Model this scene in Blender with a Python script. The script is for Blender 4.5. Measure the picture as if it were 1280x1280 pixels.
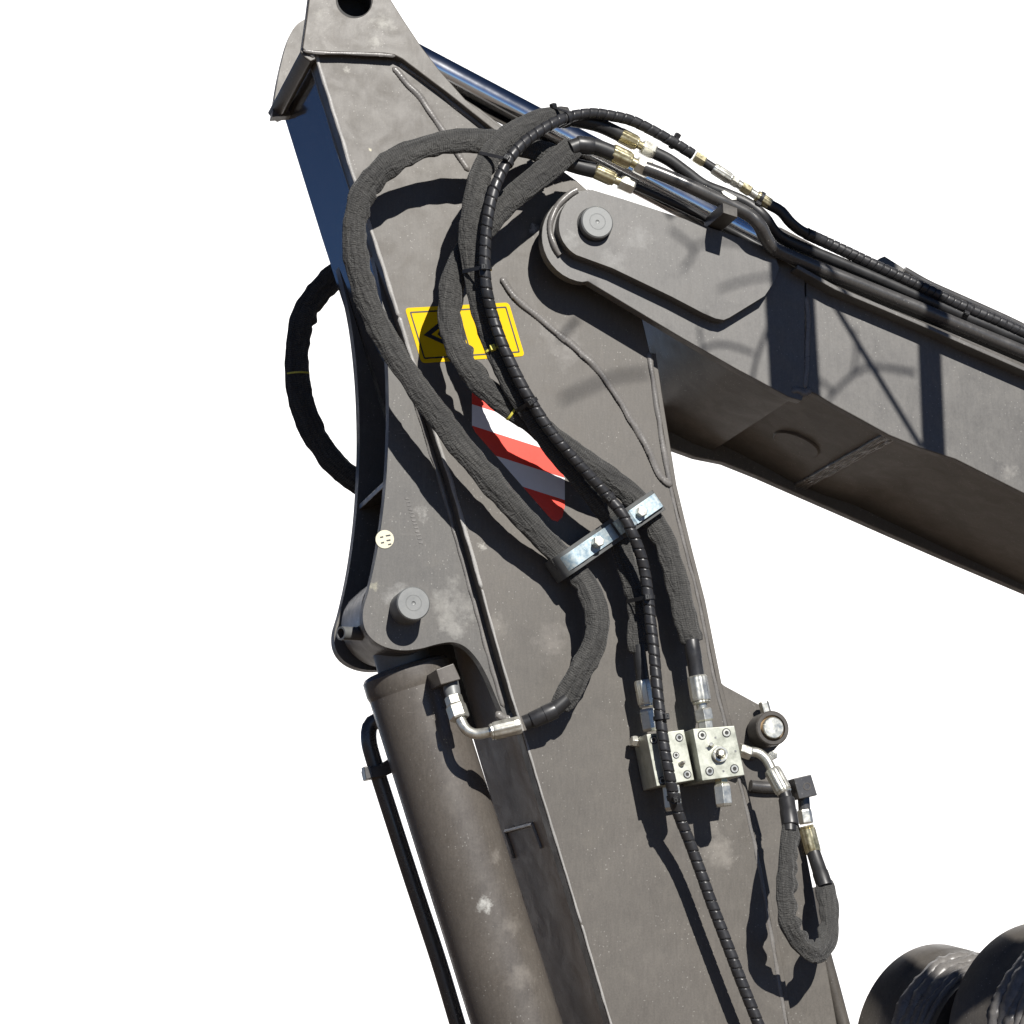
import bpy, bmesh, math, random
from mathutils import Vector, Matrix, noise, geometry

random.seed(7)
scene = bpy.context.scene
for o in list(bpy.data.objects):
    bpy.data.objects.remove(o)
C = scene.collection
R = math.radians

# ------------------------------------------------------------------ camera
FPX = 3200.0                      # focal length in photograph pixels (1280 wide)
PITCH, YAW, DIST = R(12.3), R(16.0), 5.6
FWD = Vector((math.sin(YAW) * math.cos(PITCH), math.cos(YAW) * math.cos(PITCH), math.sin(PITCH)))
RIGHT = FWD.cross(Vector((0, 0, 1))).normalized()
UP = RIGHT.cross(FWD).normalized()
CAM = Vector((0, 0, 2.8)) - FWD * DIST
cam = bpy.data.cameras.new("camera")
cam.sensor_width = 36.0
cam.lens = FPX / 1280 * 36.0
cam.clip_start = 0.05
cam.clip_end = 500
cam_o = bpy.data.objects.new("camera", cam)
C.objects.link(cam_o)
cam_o.location = CAM
cam_o.rotation_euler = FWD.to_track_quat('-Z', 'Y').to_euler()
scene.camera = cam_o

# ------------------------------------------------------------------ light
TO_SUN = Vector((0.11, -1.0, 0.69)).normalized()
SUN_EL = math.asin(TO_SUN.z)
world = bpy.data.worlds.new("World")
scene.world = world
world.use_nodes = True
wn = world.node_tree.nodes
sky = wn.new('ShaderNodeTexSky')
sky.sky_type = 'NISHITA'
sky.sun_disc = False
sky.sun_elevation = SUN_EL
sky.sun_rotation = math.atan2(TO_SUN.x, TO_SUN.y)
sky.altitude = 2500
sky.air_density = 0.45
sky.dust_density = 0.0
sky.ozone_density = 6.0
wn['Background'].inputs[1].default_value = 0.05
world.node_tree.links.new(sky.outputs[0], wn['Background'].inputs[0])
sun = bpy.data.lights.new("sun", 'SUN')
sun.energy = 5.0
sun.angle = R(0.5)
sun.color = (1.0, 0.965, 0.91)
sun_o = bpy.data.objects.new("sun", sun)
C.objects.link(sun_o)
sun_o.location = TO_SUN * 20
sun_o.rotation_euler = (-TO_SUN).to_track_quat('-Z', 'Y').to_euler()
scene.view_settings.view_transform = 'Standard'
scene.view_settings.look = 'None'
scene.view_settings.gamma = 1
scene.view_settings.exposure = 0.4
scene.view_settings.use_curve_mapping = False
scene.render.engine = 'CYCLES'
scene.cycles.max_bounces = 6

# ------------------------------------------------------------------ placing
def P(px, py, h=0.0):
    """point on the vertical plane h metres in front of the arm's side plate that the photograph shows at px,py"""
    d = FWD * FPX + RIGHT * (px - 640) - UP * (py - 640)
    t = (-h - CAM.y) / d.y
    return CAM + d * t

def PP(pts, h=None):
    return [P(p[0], p[1], (p[2] if len(p) > 2 else 0) if h is None else h) for p in pts]

def catmull(pts, per=8, closed=False):
    n = len(pts)
    out = []
    rng = range(n if closed else n - 1)
    for i in rng:
        p1, p2 = pts[i], pts[(i + 1) % n]
        p0 = pts[(i - 1) % n] if (closed or i > 0) else p1 + (p1 - p2)
        p3 = pts[(i + 2) % n] if (closed or i + 2 < n) else p2 + (p2 - p1)
        for k in range(per):
            t = k / per
            out.append(0.5 * ((2 * p1) + (p2 - p0) * t + (2 * p0 - 5 * p1 + 4 * p2 - p3) * t * t
                              + (3 * p1 - p0 - 3 * p2 + p3) * t ** 3))
    if not closed:
        out.append(pts[-1].copy())
    return out

def smooth2(pts, per=5):
    v = [Vector((p[0], p[1], p[2] if len(p) > 2 else 0)) for p in pts]
    return [(q.x, q.y, q.z) for q in catmull(v, per)]

def resample(pts, ds):
    out = [pts[0].copy()]
    acc = 0.0
    for a, b in zip(pts, pts[1:]):
        l = (b - a).length
        if l < 1e-9:
            continue
        pos = ds - acc
        while pos <= l:
            out.append(a.lerp(b, pos / l))
            pos += ds
        acc = (acc + l) % ds
    if (out[-1] - pts[-1]).length > ds * 0.3:
        out.append(pts[-1].copy())
    return out

# ------------------------------------------------------------------ objects
BASE = {}
def tag(o, label, cat, group=None, kind=None):
    if label: o['label'] = label
    if cat: o['category'] = cat
    if group: o['group'] = group
    if kind: o['kind'] = kind
    return o

def thing(name, label, cat, at, group=None):
    o = bpy.data.objects.new(name, None)
    o.empty_display_size = 0.05
    C.objects.link(o)
    o.location = at
    BASE[o.name] = Vector(at)
    return tag(o, label, cat, group)

def obj(name, verts, faces, mat, parent=None, smooth=True, bevel=0.0, uvs=None, label=None, segs=2, sharp=35):
    me = bpy.data.meshes.new(name)
    me.from_pydata([tuple(v) for v in verts], [], faces)
    bm = bmesh.new()
    bm.from_mesh(me)
    bmesh.ops.recalc_face_normals(bm, faces=bm.faces)
    bm.to_mesh(me)
    bm.free()
    if uvs is not None:
        uvl = me.uv_layers.new(name="UVMap")
        for lp in me.loops:
            uvl.data[lp.index].uv = uvs[lp.vertex_index]
        for p in me.polygons:
            us = [uvl.data[i].uv[0] for i in p.loop_indices]
            if len(us) == 4 and max(us) - min(us) > 0.5:
                for i in p.loop_indices:
                    if uvl.data[i].uv[0] < 0.5:
                        uvl.data[i].uv = (uvl.data[i].uv[0] + 1.0, uvl.data[i].uv[1])
    me.polygons.foreach_set('use_smooth', [smooth] * len(me.polygons))
    if smooth:
        me.set_sharp_from_angle(angle=R(sharp))
    me.materials.append(mat)
    o = bpy.data.objects.new(name, me)
    C.objects.link(o)
    if parent is not None:
        o.parent = parent
        if parent.name in BASE:
            o.location = -BASE[parent.name]
    if bevel:
        m = o.modifiers.new("bevel", 'BEVEL')
        m.width = bevel
        m.segments = segs
        m.limit_method = 'ANGLE'
        m.angle_limit = R(40)
        m.harden_normals = smooth
    if label: o['label'] = label
    return o

def prism(outline, dy, holes=()):
    """outline: 3D points on a plane; extruded by dy along +Y. Holes are loops too."""
    bm = bmesh.new()
    edges = []
    for loop in [outline] + list(holes):
        vs = [bm.verts.new(p) for p in loop]
        for i in range(len(vs)):
            edges.append(bm.edges.new((vs[i], vs[(i + 1) % len(vs)])))
    bmesh.ops.triangle_fill(bm, use_beauty=True, use_dissolve=False, edges=edges, normal=(0, -1, 0))
    bm.verts.index_update()
    n = len(bm.verts)
    verts = [v.co.copy() for v in bm.verts]
    tris = [[v.index for v in f.verts] for f in bm.faces]
    loops = []
    k = 0
    for loop in [outline] + list(holes):
        loops.append(list(range(k, k + len(loop))))
        k += len(loop)
    bm.free()
    allv = verts + [v + Vector((0, dy, 0)) for v in verts]
    faces = tris + [[i + n for i in reversed(t)] for t in tris]
    for lp in loops:
        for i in range(len(lp)):
            a, b = lp[i], lp[(i + 1) % len(lp)]
            faces.append([a, b, b + n, a + n])
    return allv, faces

def plate(name, px, h, thick, mat, parent, bevel=0.003, holes=(), href=None, label=None, smooth=True):
    """px outline read at plane href (default h); built from h back by thick."""
    hr = h if href is None else href
    out = [Vector((p.x, -h, p.z)) for p in PP([(q[0], q[1]) for q in px], hr)]
    hs = [[Vector((p.x, -h, p.z)) for p in PP([(q[0], q[1]) for q in hh], hr)] for hh in holes]
    v, f = prism(out, thick, hs)
    return obj(name, v, f, mat, parent, smooth, bevel, label=label)

def circle_px(cx, cy, r, n=28, a0=0, a1=360):
    full = abs(a1 - a0) >= 359.9
    m = n if full else n + 1
    return [(cx + r * math.cos(R(a0 + (a1 - a0) * i / n)), cy + r * math.sin(R(a0 + (a1 - a0) * i / n))) for i in range(m)]

def sweep(path, rad, n=14, up=Vector((0, -1, 0)), cap=True, flat=(1, 1)):
    """path: 3D points; rad(s, theta, L) or number; flat = (scale across, scale towards camera)"""
    S = [0.0]
    for a, b in zip(path, path[1:]):
        S.append(S[-1] + (b - a).length)
    L = S[-1]
    verts, faces, uvs = [], [], []
    m = len(path)
    prevN = None
    for i, p in enumerate(path):
        t = (path[min(i + 1, m - 1)] - path[max(i - 1, 0)]).normalized()
        if prevN is None:
            nn = up - t * up.dot(t)
            if nn.length < 0.05:
                nn = Vector((1, 0, 0.3)) - t * Vector((1, 0, 0.3)).dot(t)
        else:
            nn = prevN - t * prevN.dot(t)
            tgt = up - t * up.dot(t)
            if tgt.length > 0.3:
                nn = nn.lerp(tgt, 0.2)
        nn.normalize()
        prevN = nn
        b = t.cross(nn)
        for k in range(n):
            th = 2 * math.pi * k / n
            r = rad(S[i], th, L) if callable(rad) else rad
            verts.append(p + nn * (math.cos(th) * r * flat[1]) + b * (math.sin(th) * r * flat[0]))
            uvs.append((k / n, S[i]))
    for i in range(m - 1):
        for k in range(n):
            k2 = (k + 1) % n
            faces.append([i * n + k, i * n + k2, (i + 1) * n + k2, (i + 1) * n + k])
    if cap:
        faces.append(list(range(n)))
        faces.append([(m - 1) * n + k for k in reversed(range(n))])
    return verts, faces, uvs

def tube(name, path, rad, mat, parent, n=14, ds=0.012, per=10, flat=(1, 1), raw=False, label=None, up=Vector((0, -1, 0))):
    pts = path if raw else resample(catmull(path, per), ds)
    v, f, uv = sweep(pts, rad, n, flat=flat, up=up)
    return obj(name, v, f, mat, parent, True, uvs=uv, label=label, sharp=60)

def lathe(name, a, b, prof, mat, parent, n=24, flutes=0, famp=0.0, bevel=0.0, twist=0.0, label=None, cap=True):
    """prof: list of (t along a->b 0..1, radius m)"""
    ax = (b - a)
    t = ax.normalized()
    ref = Vector((0, -1, 0)) if abs(t.y) < 0.9 else Vector((1, 0, 0.2))
    u = (ref - t * ref.dot(t)).normalized()
    w = t.cross(u)
    verts, faces = [], []
    for (k, r) in prof:
        c = a + ax * k
        for i in range(n):
            th = 2 * math.pi * i / n + twist
            rr = r * (1 + famp * math.cos(flutes * th)) if flutes else r
            verts.append(c + u * math.cos(th) * rr + w * math.sin(th) * rr)
    m = len(prof)
    for j in range(m - 1):
        for i in range(n):
            i2 = (i + 1) % n
            faces.append([j * n + i, j * n + i2, (j + 1) * n + i2, (j + 1) * n + i])
    if cap:
        faces.append(list(range(n)))
        faces.append([(m - 1) * n + i for i in reversed(range(n))])
    return obj(name, verts, faces, mat, parent, n > 8, bevel, label=label, sharp=30)

def hexnut(name, a, b, r, mat, parent, twist=0.3):
    return lathe(name, a, b, [(0, r * 0.9), (0.12, r), (0.88, r), (1, r * 0.9)], mat, parent, n=6, bevel=0.0008, twist=twist)

def ferrule(name, a, b, r, mat, parent):
    return lathe(name, a, b, [(0, r * 0.86), (0.06, r * 0.98), (0.2, r), (0.8, r), (0.88, r * 0.97), (0.9, r * 0.85), (0.95, r * 0.9), (1, r * 0.8)],
                 mat, parent, n=48, flutes=10, famp=0.035)

def cyl(name, a, b, r, mat, parent, n=28, ch=0.08, label=None):
    return lathe(name, a, b, [(0, r * (1 - ch)), (ch * r / max((b - a).length, 1e-6), r), (1 - ch * r / max((b - a).length, 1e-6), r), (1, r * (1 - ch))],
                 mat, parent, n=n, label=label)

def weld(name, px, h, r, mat, parent, per=8, flat=(1.1, 0.62)):
    pts = resample(catmull(PP(px, h) if len(px[0]) == 2 else PP(px), per), 0.003)
    seed = random.random() * 50
    def rad(s, th, L):
        e = min(1, (s + 0.002) / 0.008, (L - s + 0.002) / 0.008)
        return r * e * (1 + 0.075 * math.sin(s * 2 * math.pi / 0.0072 + 1.2 * math.cos(th) + 2 * noise.noise(Vector((s * 40, seed, 0)))) + 0.38 * noise.noise(Vector((s * 28, math.cos(th) * .7 + seed, math.sin(th) * .7))))
    v, f, uv = sweep(pts, rad, 10, flat=flat)
    return obj(name, v, f, mat, parent, True, uvs=uv, sharp=70)

# ------------------------------------------------------------------ materials
def new_mat(name):
    m = bpy.data.materials.new(name)
    m.use_nodes = True
    return m, m.node_tree, m.node_tree.nodes['Principled BSDF']

def nd(nt, typ, **kw):
    n = nt.nodes.new(typ)
    for k, v in kw.items():
        if k.startswith('i_'):
            n.inputs[k[2:].replace('_', ' ')].default_value = v
        else:
            setattr(n, k, v)
    return n

def rgb(c):
    return (c[0], c[1], c[2], 1)

def mixc(nt, fac, a, b):
    n = nt.nodes.new('ShaderNodeMix')
    n.data_type = 'RGBA'
    n.clamp_factor = True
    for sock, v in ((n.inputs[0], fac), (n.inputs[6], a), (n.inputs[7], b)):
        if isinstance(v, (tuple, list)):
            sock.default_value = rgb(v)
        elif isinstance(v, (int, float)):
            sock.default_value = v
        else:
            nt.links.new(v, sock)
    return n.outputs[2]

def ramp(nt, val, a, b, lo=0.0, hi=1.0):
    n = nt.nodes.new('ShaderNodeMapRange')
    n.inputs[1].default_value = a
    n.inputs[2].default_value = b
    n.inputs[3].default_value = lo
    n.inputs[4].default_value = hi
    n.clamp = True
    nt.links.new(val, n.inputs[0])
    return n.outputs[0]

def mul(nt, a, b, op='MULTIPLY'):
    n = nt.nodes.new('ShaderNodeMath')
    n.operation = op
    for s, v in ((n.inputs[0], a), (n.inputs[1], b)):
        if isinstance(v, (int, float)):
            s.default_value = v
        else:
            nt.links.new(v, s)
    return n.outputs[0]

def tex(nt, vec, kind='ShaderNodeTexNoise', scale=5, detail=4, rough=0.6, dist=0.0):
    n = nt.nodes.new(kind)
    n.inputs['Scale'].default_value = scale
    if 'Detail' in n.inputs: n.inputs['Detail'].default_value = detail
    if 'Roughness' in n.inputs: n.inputs['Roughness'].default_value = rough
    if 'Distortion' in n.inputs: n.inputs['Distortion'].default_value = dist
    if vec is not None: nt.links.new(vec, n.inputs['Vector'])
    return n

def scaled(nt, vec, s, rot=(0, 0, 0)):
    m = nt.nodes.new('ShaderNodeMapping')
    m.inputs['Scale'].default_value = s
    m.inputs['Rotation'].default_value = rot
    nt.links.new(vec, m.inputs['Vector'])
    return m.outputs[0]

def paint(name, c1, c2, rough=0.42, spots=(), dust=0.5, bump=0.04, spec=0.5, speck=1.0, rvar=0.16):
    """worn semi-gloss machine paint with dust, specks and scratches; spots = (point, radius, colour, strength)"""
    m, nt, bs = new_mat(name)
    co = nt.nodes.new('ShaderNodeTexCoord').outputs['Object']
    big = tex(nt, co, scale=3.1, detail=5, rough=0.55).outputs[0]
    mid = tex(nt, co, scale=17, detail=6, rough=0.65, dist=0.6).outputs[0]
    fine = tex(nt, co, scale=420, detail=2).outputs[0]
    col = mixc(nt, ramp(nt, big, 0.32, 0.68), c1, c2)
    gr = tex(nt, co, scale=230, detail=4, rough=0.75).outputs[0]
    gv = tex(nt, scaled(nt, co, (150, 150, 26), (0, R(14), 0)), scale=1.0, detail=4, rough=0.7).outputs[0]
    grain = mul(nt, ramp(nt, gr, .25, .75, .80, 1.20), ramp(nt, gv, .28, .72, .88, 1.12))
    gm = nt.nodes.new('ShaderNodeVectorMath'); gm.operation = 'SCALE'
    nt.links.new(col, gm.inputs[0]); nt.links.new(grain, gm.inputs['Scale'])
    col = gm.outputs[0]
    dustc = (min(1, c2[0] * 1.6 + .05), min(1, c2[1] * 1.58 + .048), min(1, c2[2] * 1.52 + .044))
    col = mixc(nt, ramp(nt, mid, 0.52, 0.82, 0, 0.26 * dust), col, dustc)
    # handling streaks and scratches running along the steel
    st = tex(nt, scaled(nt, co, (90, 90, 7), (0, R(17), 0)), scale=1.0, detail=3, rough=0.7).outputs[0]
    col = mixc(nt, ramp(nt, st, 0.62, 0.80, 0, 0.30 * dust), col, dustc)
    sc = tex(nt, scaled(nt, co, (14, 14, 420), (0, R(-38), 0)), scale=1.0, detail=2).outputs[0]
    gate = tex(nt, co, scale=9, detail=2).outputs[0]
    for (rot, sx, sz, lo, amt) in ((R(62), 22, 560, .70, .34), (R(-12), 520, 11, .70, .30), (R(24), 380, 18, .715, .28)):
        s2 = tex(nt, scaled(nt, co, (sx, sx, sz), (0, rot, 0)), scale=1.0, detail=2).outputs[0]
        g2 = tex(nt, scaled(nt, co, (6, 6, 6), (rot, 0, 1.0)), scale=1.0, detail=3).outputs[0]
        col = mixc(nt, mul(nt, mul(nt, ramp(nt, s2, lo, lo + .05), ramp(nt, g2, .50, .66)), amt * dust), col, (0.36, 0.345, 0.32))
    scr = mul(nt, ramp(nt, sc, 0.71, 0.76), ramp(nt, gate, 0.52, 0.62))
    col = mixc(nt, mul(nt, scr, 0.42 * dust), col, (0.42, 0.41, 0.39))
    # grit specks
    vo = nt.nodes.new('ShaderNodeTexVoronoi')
    vo.inputs['Scale'].default_value = 95
    nt.links.new(co, vo.inputs['Vector'])
    sp = mul(nt, ramp(nt, vo.outputs['Distance'], 0.09, 0.15, 1, 0), ramp(nt, gate, 0.42, 0.60))
    col = mixc(nt, mul(nt, sp, 0.38 * speck), col, (0.46, 0.45, 0.42))
    rgh = ramp(nt, mid, 0.3, 0.75, rough - rvar / 2, rough + rvar)
    pos = co
    for (pt, rad, sc_, strength) in spots:
        dn = nt.nodes.new('ShaderNodeVectorMath'); dn.operation = 'DISTANCE'
        wob = tex(nt, co, scale=1.1 / rad, detail=5, rough=0.7).outputs['Color']
        va = nt.nodes.new('ShaderNodeVectorMath'); va.operation = 'MULTIPLY_ADD'
        nt.links.new(wob, va.inputs[0]); va.inputs[1].default_value = (rad * 2.6,) * 3
        va.inputs[2].default_value = (-rad * 1.3,) * 3
        vb = nt.nodes.new('ShaderNodeVectorMath'); vb.operation = 'ADD'
        nt.links.new(pos, vb.inputs[0]); nt.links.new(va.outputs[0], vb.inputs[1])
        nt.links.new(vb.outputs[0], dn.inputs[0]); dn.inputs[1].default_value = pt
        edge = tex(nt, co, scale=4.5 / rad, detail=8, rough=0.78).outputs[0]
        f = mul(nt, ramp(nt, dn.outputs['Value'], rad * .1, rad * 1.15, 1, 0), mul(nt, edge, 0.5, 'ADD'))
        f = ramp(nt, f, 0.34, 0.95, 0, strength)
        col = mixc(nt, f, col, sc_)
        rgh = mul(nt, rgh, mul(nt, f, 0.25), 'ADD')
    nt.links.new(col, bs.inputs['Base Color'])
    nt.links.new(rgh, bs.inputs['Roughness'])
    bs.inputs['Specular IOR Level'].default_value = spec
    b1 = nt.nodes.new('ShaderNodeBump')
    b1.inputs['Strength'].default_value = bump
    b1.inputs['Distance'].default_value = 0.002
    hgt = mul(nt, mid, mul(nt, fine, 0.5), 'ADD')
    nt.links.new(hgt, b1.inputs['Height'])
    nt.links.new(b1.outputs[0], bs.inputs['Normal'])
    return m

def metal(name, c1, c2, rough=0.3, scale=40, metallic=1.0, bump=0.03, rvar=0.15, stretch=None):
    m, nt, bs = new_mat(name)
    co = nt.nodes.new('ShaderNodeTexCoord').outputs['Object']
    src = scaled(nt, co, stretch) if stretch else co
    n1 = tex(nt, src, scale=scale, detail=5, rough=0.65).outputs[0]
    n2 = tex(nt, co, scale=scale * 5, detail=3).outputs[0]
    nt.links.new(mixc(nt, ramp(nt, n1, 0.35, 0.68), c1, c2), bs.inputs['Base Color'])
    nt.links.new(ramp(nt, n1, 0.3, 0.75, rough - rvar / 2, rough + rvar), bs.inputs['Roughness'])
    bs.inputs['Metallic'].default_value = metallic
    b = nt.nodes.new('ShaderNodeBump')
    b.inputs['Strength'].default_value = bump
    b.inputs['Distance'].default_value = 0.001
    nt.links.new(n2, b.inputs['Height'])
    nt.links.new(b.outputs[0], bs.inputs['Normal'])
    return m

def fabric(name, c1, c2):
    """woven nylon hose sleeve: fine diagonal weave in the sleeve's own coordinates"""
    m, nt, bs = new_mat(name)
    tc = nt.nodes.new('ShaderNodeTexCoord')
    co, uv = tc.outputs['Object'], tc.outputs['UV']
    w1 = nt.nodes.new('ShaderNodeTexWave'); w1.bands_direction = 'X'
    w1.inputs['Scale'].default_value = 1.0; w1.inputs['Distortion'].default_value = 2.2
    w1.inputs['Detail'].default_value = 1.0; w1.inputs['Detail Scale'].default_value = 0.6
    nt.links.new(scaled(nt, uv, (11, 0, 0)), w1.inputs['Vector'])
    w2 = nt.nodes.new('ShaderNodeTexWave'); w2.bands_direction = 'Y'
    w2.inputs['Scale'].default_value = 1.0; w2.inputs['Distortion'].default_value = 3.5
    w2.inputs['Detail'].default_value = 1.0; w2.inputs['Detail Scale'].default_value = 0.6
    nt.links.new(scaled(nt, uv, (5, 66, 0), (0, 0, 0.22)), w2.inputs['Vector'])
    n1 = tex(nt, co, scale=22, detail=5, rough=0.7).outputs[0]
    n2 = tex(nt, co, scale=330, detail=4, rough=0.75).outputs[0]
    n3 = tex(nt, scaled(nt, uv, (14, 5, 1)), scale=1.0, detail=4).outputs[0]
    col = mixc(nt, ramp(nt, n1, 0.3, 0.7), c1, c2)
    weave = mul(nt, mul(nt, mul(nt, ramp(nt, w1.outputs['Fac'], 0, 1, .72, 1), w2.outputs['Fac']), 0.24), mul(nt, n2, 0.98), 'ADD')
    lift = mul(nt, ramp(nt, weave, 0.38, 0.80, 0.0, 1.0), ramp(nt, n3, 0.32, 0.68, 0.12, 1.0))
    col2 = mixc(nt, lift, col, (c2[0] * 4.2, c2[1] * 4.2, c2[2] * 4.1))
    nt.links.new(col2, bs.inputs['Base Color'])
    bs.inputs['Roughness'].default_value = 0.75
    bs.inputs['Specular IOR Level'].default_value = 0.35
    bs.inputs['Sheen Weight'].default_value = 0.15
    bs.inputs['Sheen Roughness'].default_value = 0.5
    b = nt.nodes.new('ShaderNodeBump')
    b.inputs['Strength'].default_value = 0.6
    b.inputs['Distance'].default_value = 0.0016
    nt.links.new(weave, b.inputs['Height'])
    # loose creases: long ones along the sleeve and short diagonal ones across it
    c1n = tex(nt, scaled(nt, uv, (7, 9, 1)), scale=1.0, detail=3, rough=0.55, dist=0.8).outputs[0]
    c2n = tex(nt, scaled(nt, uv, (5, 42, 1), (0, 0, 0.5)), scale=1.0, detail=2, rough=0.5, dist=1.2).outputs[0]
    def ridge(v):
        return mul(nt, mul(nt, mul(nt, v, 0.5, 'SUBTRACT'), 0.0, 'ABSOLUTE'), 3.0)
    hgt = mul(nt, ramp(nt, ridge(c1n), 0, .45, 1, 0), mul(nt, ramp(nt, ridge(c2n), 0, .35, 1, 0), .7), 'ADD')
    b2 = nt.nodes.new('ShaderNodeBump')
    b2.inputs['Strength'].default_value = 0.8
    b2.inputs['Distance'].default_value = 0.0024
    nt.links.new(hgt, b2.inputs['Height'])
    nt.links.new(b.outputs[0], b2.inputs['Normal'])
    nt.links.new(b2.outputs[0], bs.inputs['Normal'])
    return m

def simple(name, c, rough=0.5, metallic=0.0, var=0.2, scale=30, spec=0.5, bump=0.03):
    m, nt, bs = new_mat(name)
    co = nt.nodes.new('ShaderNodeTexCoord').outputs['Object']
    n1 = tex(nt, co, scale=scale, detail=5, rough=0.65).outputs[0]
    lo = tuple(x * (1 - var) for x in c); hi = tuple(min(1, x * (1 + var)) for x in c)
    nt.links.new(mixc(nt, ramp(nt, n1, 0.3, 0.7), lo, hi), bs.inputs['Base Color'])
    nt.links.new(ramp(nt, n1, 0.3, 0.7, rough * 0.85, min(1, rough * 1.2)), bs.inputs['Roughness'])
    bs.inputs['Metallic'].default_value = metallic
    bs.inputs['Specular IOR Level'].default_value = spec
    b = nt.nodes.new('ShaderNodeBump')
    b.inputs['Strength'].default_value = bump
    b.inputs['Distance'].default_value = 0.001
    nt.links.new(tex(nt, co, scale=scale * 12, detail=2).outputs[0], b.inputs['Height'])
    nt.links.new(b.outputs[0], bs.inputs['Normal'])
    return m

GREY1, GREY2 = (0.084, 0.076, 0.066), (0.106, 0.096, 0.084)
PALE = (0.50, 0.49, 0.45)
def spot(px, py, h, r, c=PALE, s=0.6):
    return (tuple(P(px, py, h)), r, c, s)

M = {}
M['paint_arm'] = paint('painted_steel_arm', GREY1, GREY2, rough=0.46, spots=[
    spot(615, 785, 0, .05, (.25, .235, .21), .45), spot(690, 800, 0, .06, (.24, .22, .20), .4),
    spot(900, 1060, 0, .06, (.30, .28, .25), .4), spot(705, 430, 0, .07, (.27, .26, .245), .45),
    spot(668, 287, 0, .018, (.55, .55, .55), .9), spot(602, 683, 0, .014, PALE, .7),  # first spot here is a glint beside the hinge, put into the colour
    spot(434, 87, 0, .013, PALE, .7), spot(463, 187, 0, .006, (.7, .66, .5), .9)])
M['paint_lug'] = paint('painted_steel_lug', (0.080, 0.076, 0.071), (0.100, 0.095, 0.088), dust=0.9, rough=0.44, spots=[
    spot(560, 752, -.02, .075, (.30, .295, .275), .65), spot(568, 780, -.02, .05, (.31, .305, .285), .6),
    spot(530, 640, -.02, .030, (.36, .355, .34), .6), spot(528, 692, -.02, .016, PALE, .7),
    spot(470, 730, -.02, .022, (.42, .40, .30), .6), spot(500, 745, -.02, .05, (.34, .34, .33), .5)])
M['paint_ear'] = paint('painted_steel_ear', GREY1, GREY2, dust=0.9, spots=[
    spot(478, 30, .02, .03, PALE, .55), spot(470, 52, .02, .02, PALE, .5), spot(400, 20, .02, .02, PALE, .35)])
M['paint_boom'] = paint('painted_steel_boom', (0.091, 0.087, 0.081), (0.112, 0.107, 0.100), spec=0.65, spots=[
    spot(800, 300, .11, .05, (.27, .27, .26), .45), spot(770, 325, .11, .05, (.26, .26, .25), .45),
    spot(715, 300, .11, .03, (.33, .33, .32), .4), spot(1262, 590, .08, .03, (.26, .25, .23), .5)])
M['paint_cyl'] = paint('painted_steel_cylinder', (0.084, 0.075, 0.066), (0.106, 0.094, 0.082), rough=0.32, spec=0.6, spots=[
    spot(606, 1130, -.085, .026, (.42, .42, .40), .85), spot(640, 1160, -.085, .04, (.22, .20, .175), .4),
    spot(655, 1220, -.085, .05, (.22, .20, .175), .4), spot(625, 1070, -.085, .03, (.26, .24, .215), .5)])
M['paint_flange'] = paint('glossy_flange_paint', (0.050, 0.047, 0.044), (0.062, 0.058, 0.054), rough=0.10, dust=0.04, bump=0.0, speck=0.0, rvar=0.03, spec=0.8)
M['paint_bounce'] = paint('dusty_bounce_paint', (0.185, 0.148, 0.112), (0.225, 0.180, 0.138), rough=0.55, dust=0.5)  # browner and paler than the upper flange: warm bounce light put into the colour
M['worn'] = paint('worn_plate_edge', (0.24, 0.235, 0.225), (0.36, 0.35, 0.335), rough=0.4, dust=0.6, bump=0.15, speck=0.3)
M['weld'] = paint('painted_weld_bead', (0.12, 0.114, 0.108), (0.19, 0.18, 0.17), rough=0.3, dust=0.6, bump=0.2, speck=0.2)
M['pin'] = metal('turned_pin_steel', (0.15, 0.155, 0.155), (0.21, 0.215, 0.213), rough=0.5, scale=25, metallic=0.35, bump=0.1)
M['chrome'] = metal('chromed_rod', (0.70, 0.71, 0.73), (0.76, 0.77, 0.79), rough=0.13, scale=12, rvar=0.04, bump=0.0)
M['zinc'] = metal('zinc_plated_steel', (0.60, 0.59, 0.52), (0.78, 0.77, 0.70), rough=0.33, scale=60, metallic=0.85, bump=0.06)
M['zinc_blue'] = metal('blue_zinc_strap', (0.24, 0.34, 0.41), (0.46, 0.51, 0.51), rough=0.45, scale=110, metallic=0.5, bump=0.05)
M['brass'] = metal('yellow_zinc_fitting', (0.46, 0.40, 0.22), (0.72, 0.66, 0.46), rough=0.3, scale=70, metallic=0.85, bump=0.08)
M['block'] = metal('zinc_valve_block', (0.36, 0.37, 0.31), (0.56, 0.575, 0.51), rough=0.45, scale=34, metallic=0.6, bump=0.06)
M['fabric'] = fabric('woven_hose_sleeve', (0.010, 0.010, 0.0105), (0.023, 0.0225, 0.0215))
M['rubber'] = simple('hose_rubber', (0.022, 0.022, 0.023), 0.42, var=0.25, bump=0.05)
M['plastic'] = simple('black_plastic_wrap', (0.026, 0.026, 0.028), 0.36, var=0.3, scale=50, bump=0.03)
M['tie'] = simple('black_nylon_tie', (0.018, 0.018, 0.02), 0.4, var=0.2)
M['pad'] = simple('grey_rubber_pad', (0.075, 0.078, 0.078), 0.6, var=0.25)
M['pipe'] = paint('painted_pipe', (0.052, 0.050, 0.049), (0.066, 0.064, 0.062), rough=0.26, spec=0.8, dust=0.25, bump=0.05)
M['dark_paint'] = paint('painted_dark_steel', (0.066, 0.060, 0.053), (0.084, 0.076, 0.067), rough=0.36, dust=0.35)
M['yellow'] = simple('yellow_vinyl', (0.74, 0.48, 0.0), 0.6, var=0.04, scale=12, spec=0.15)
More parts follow.
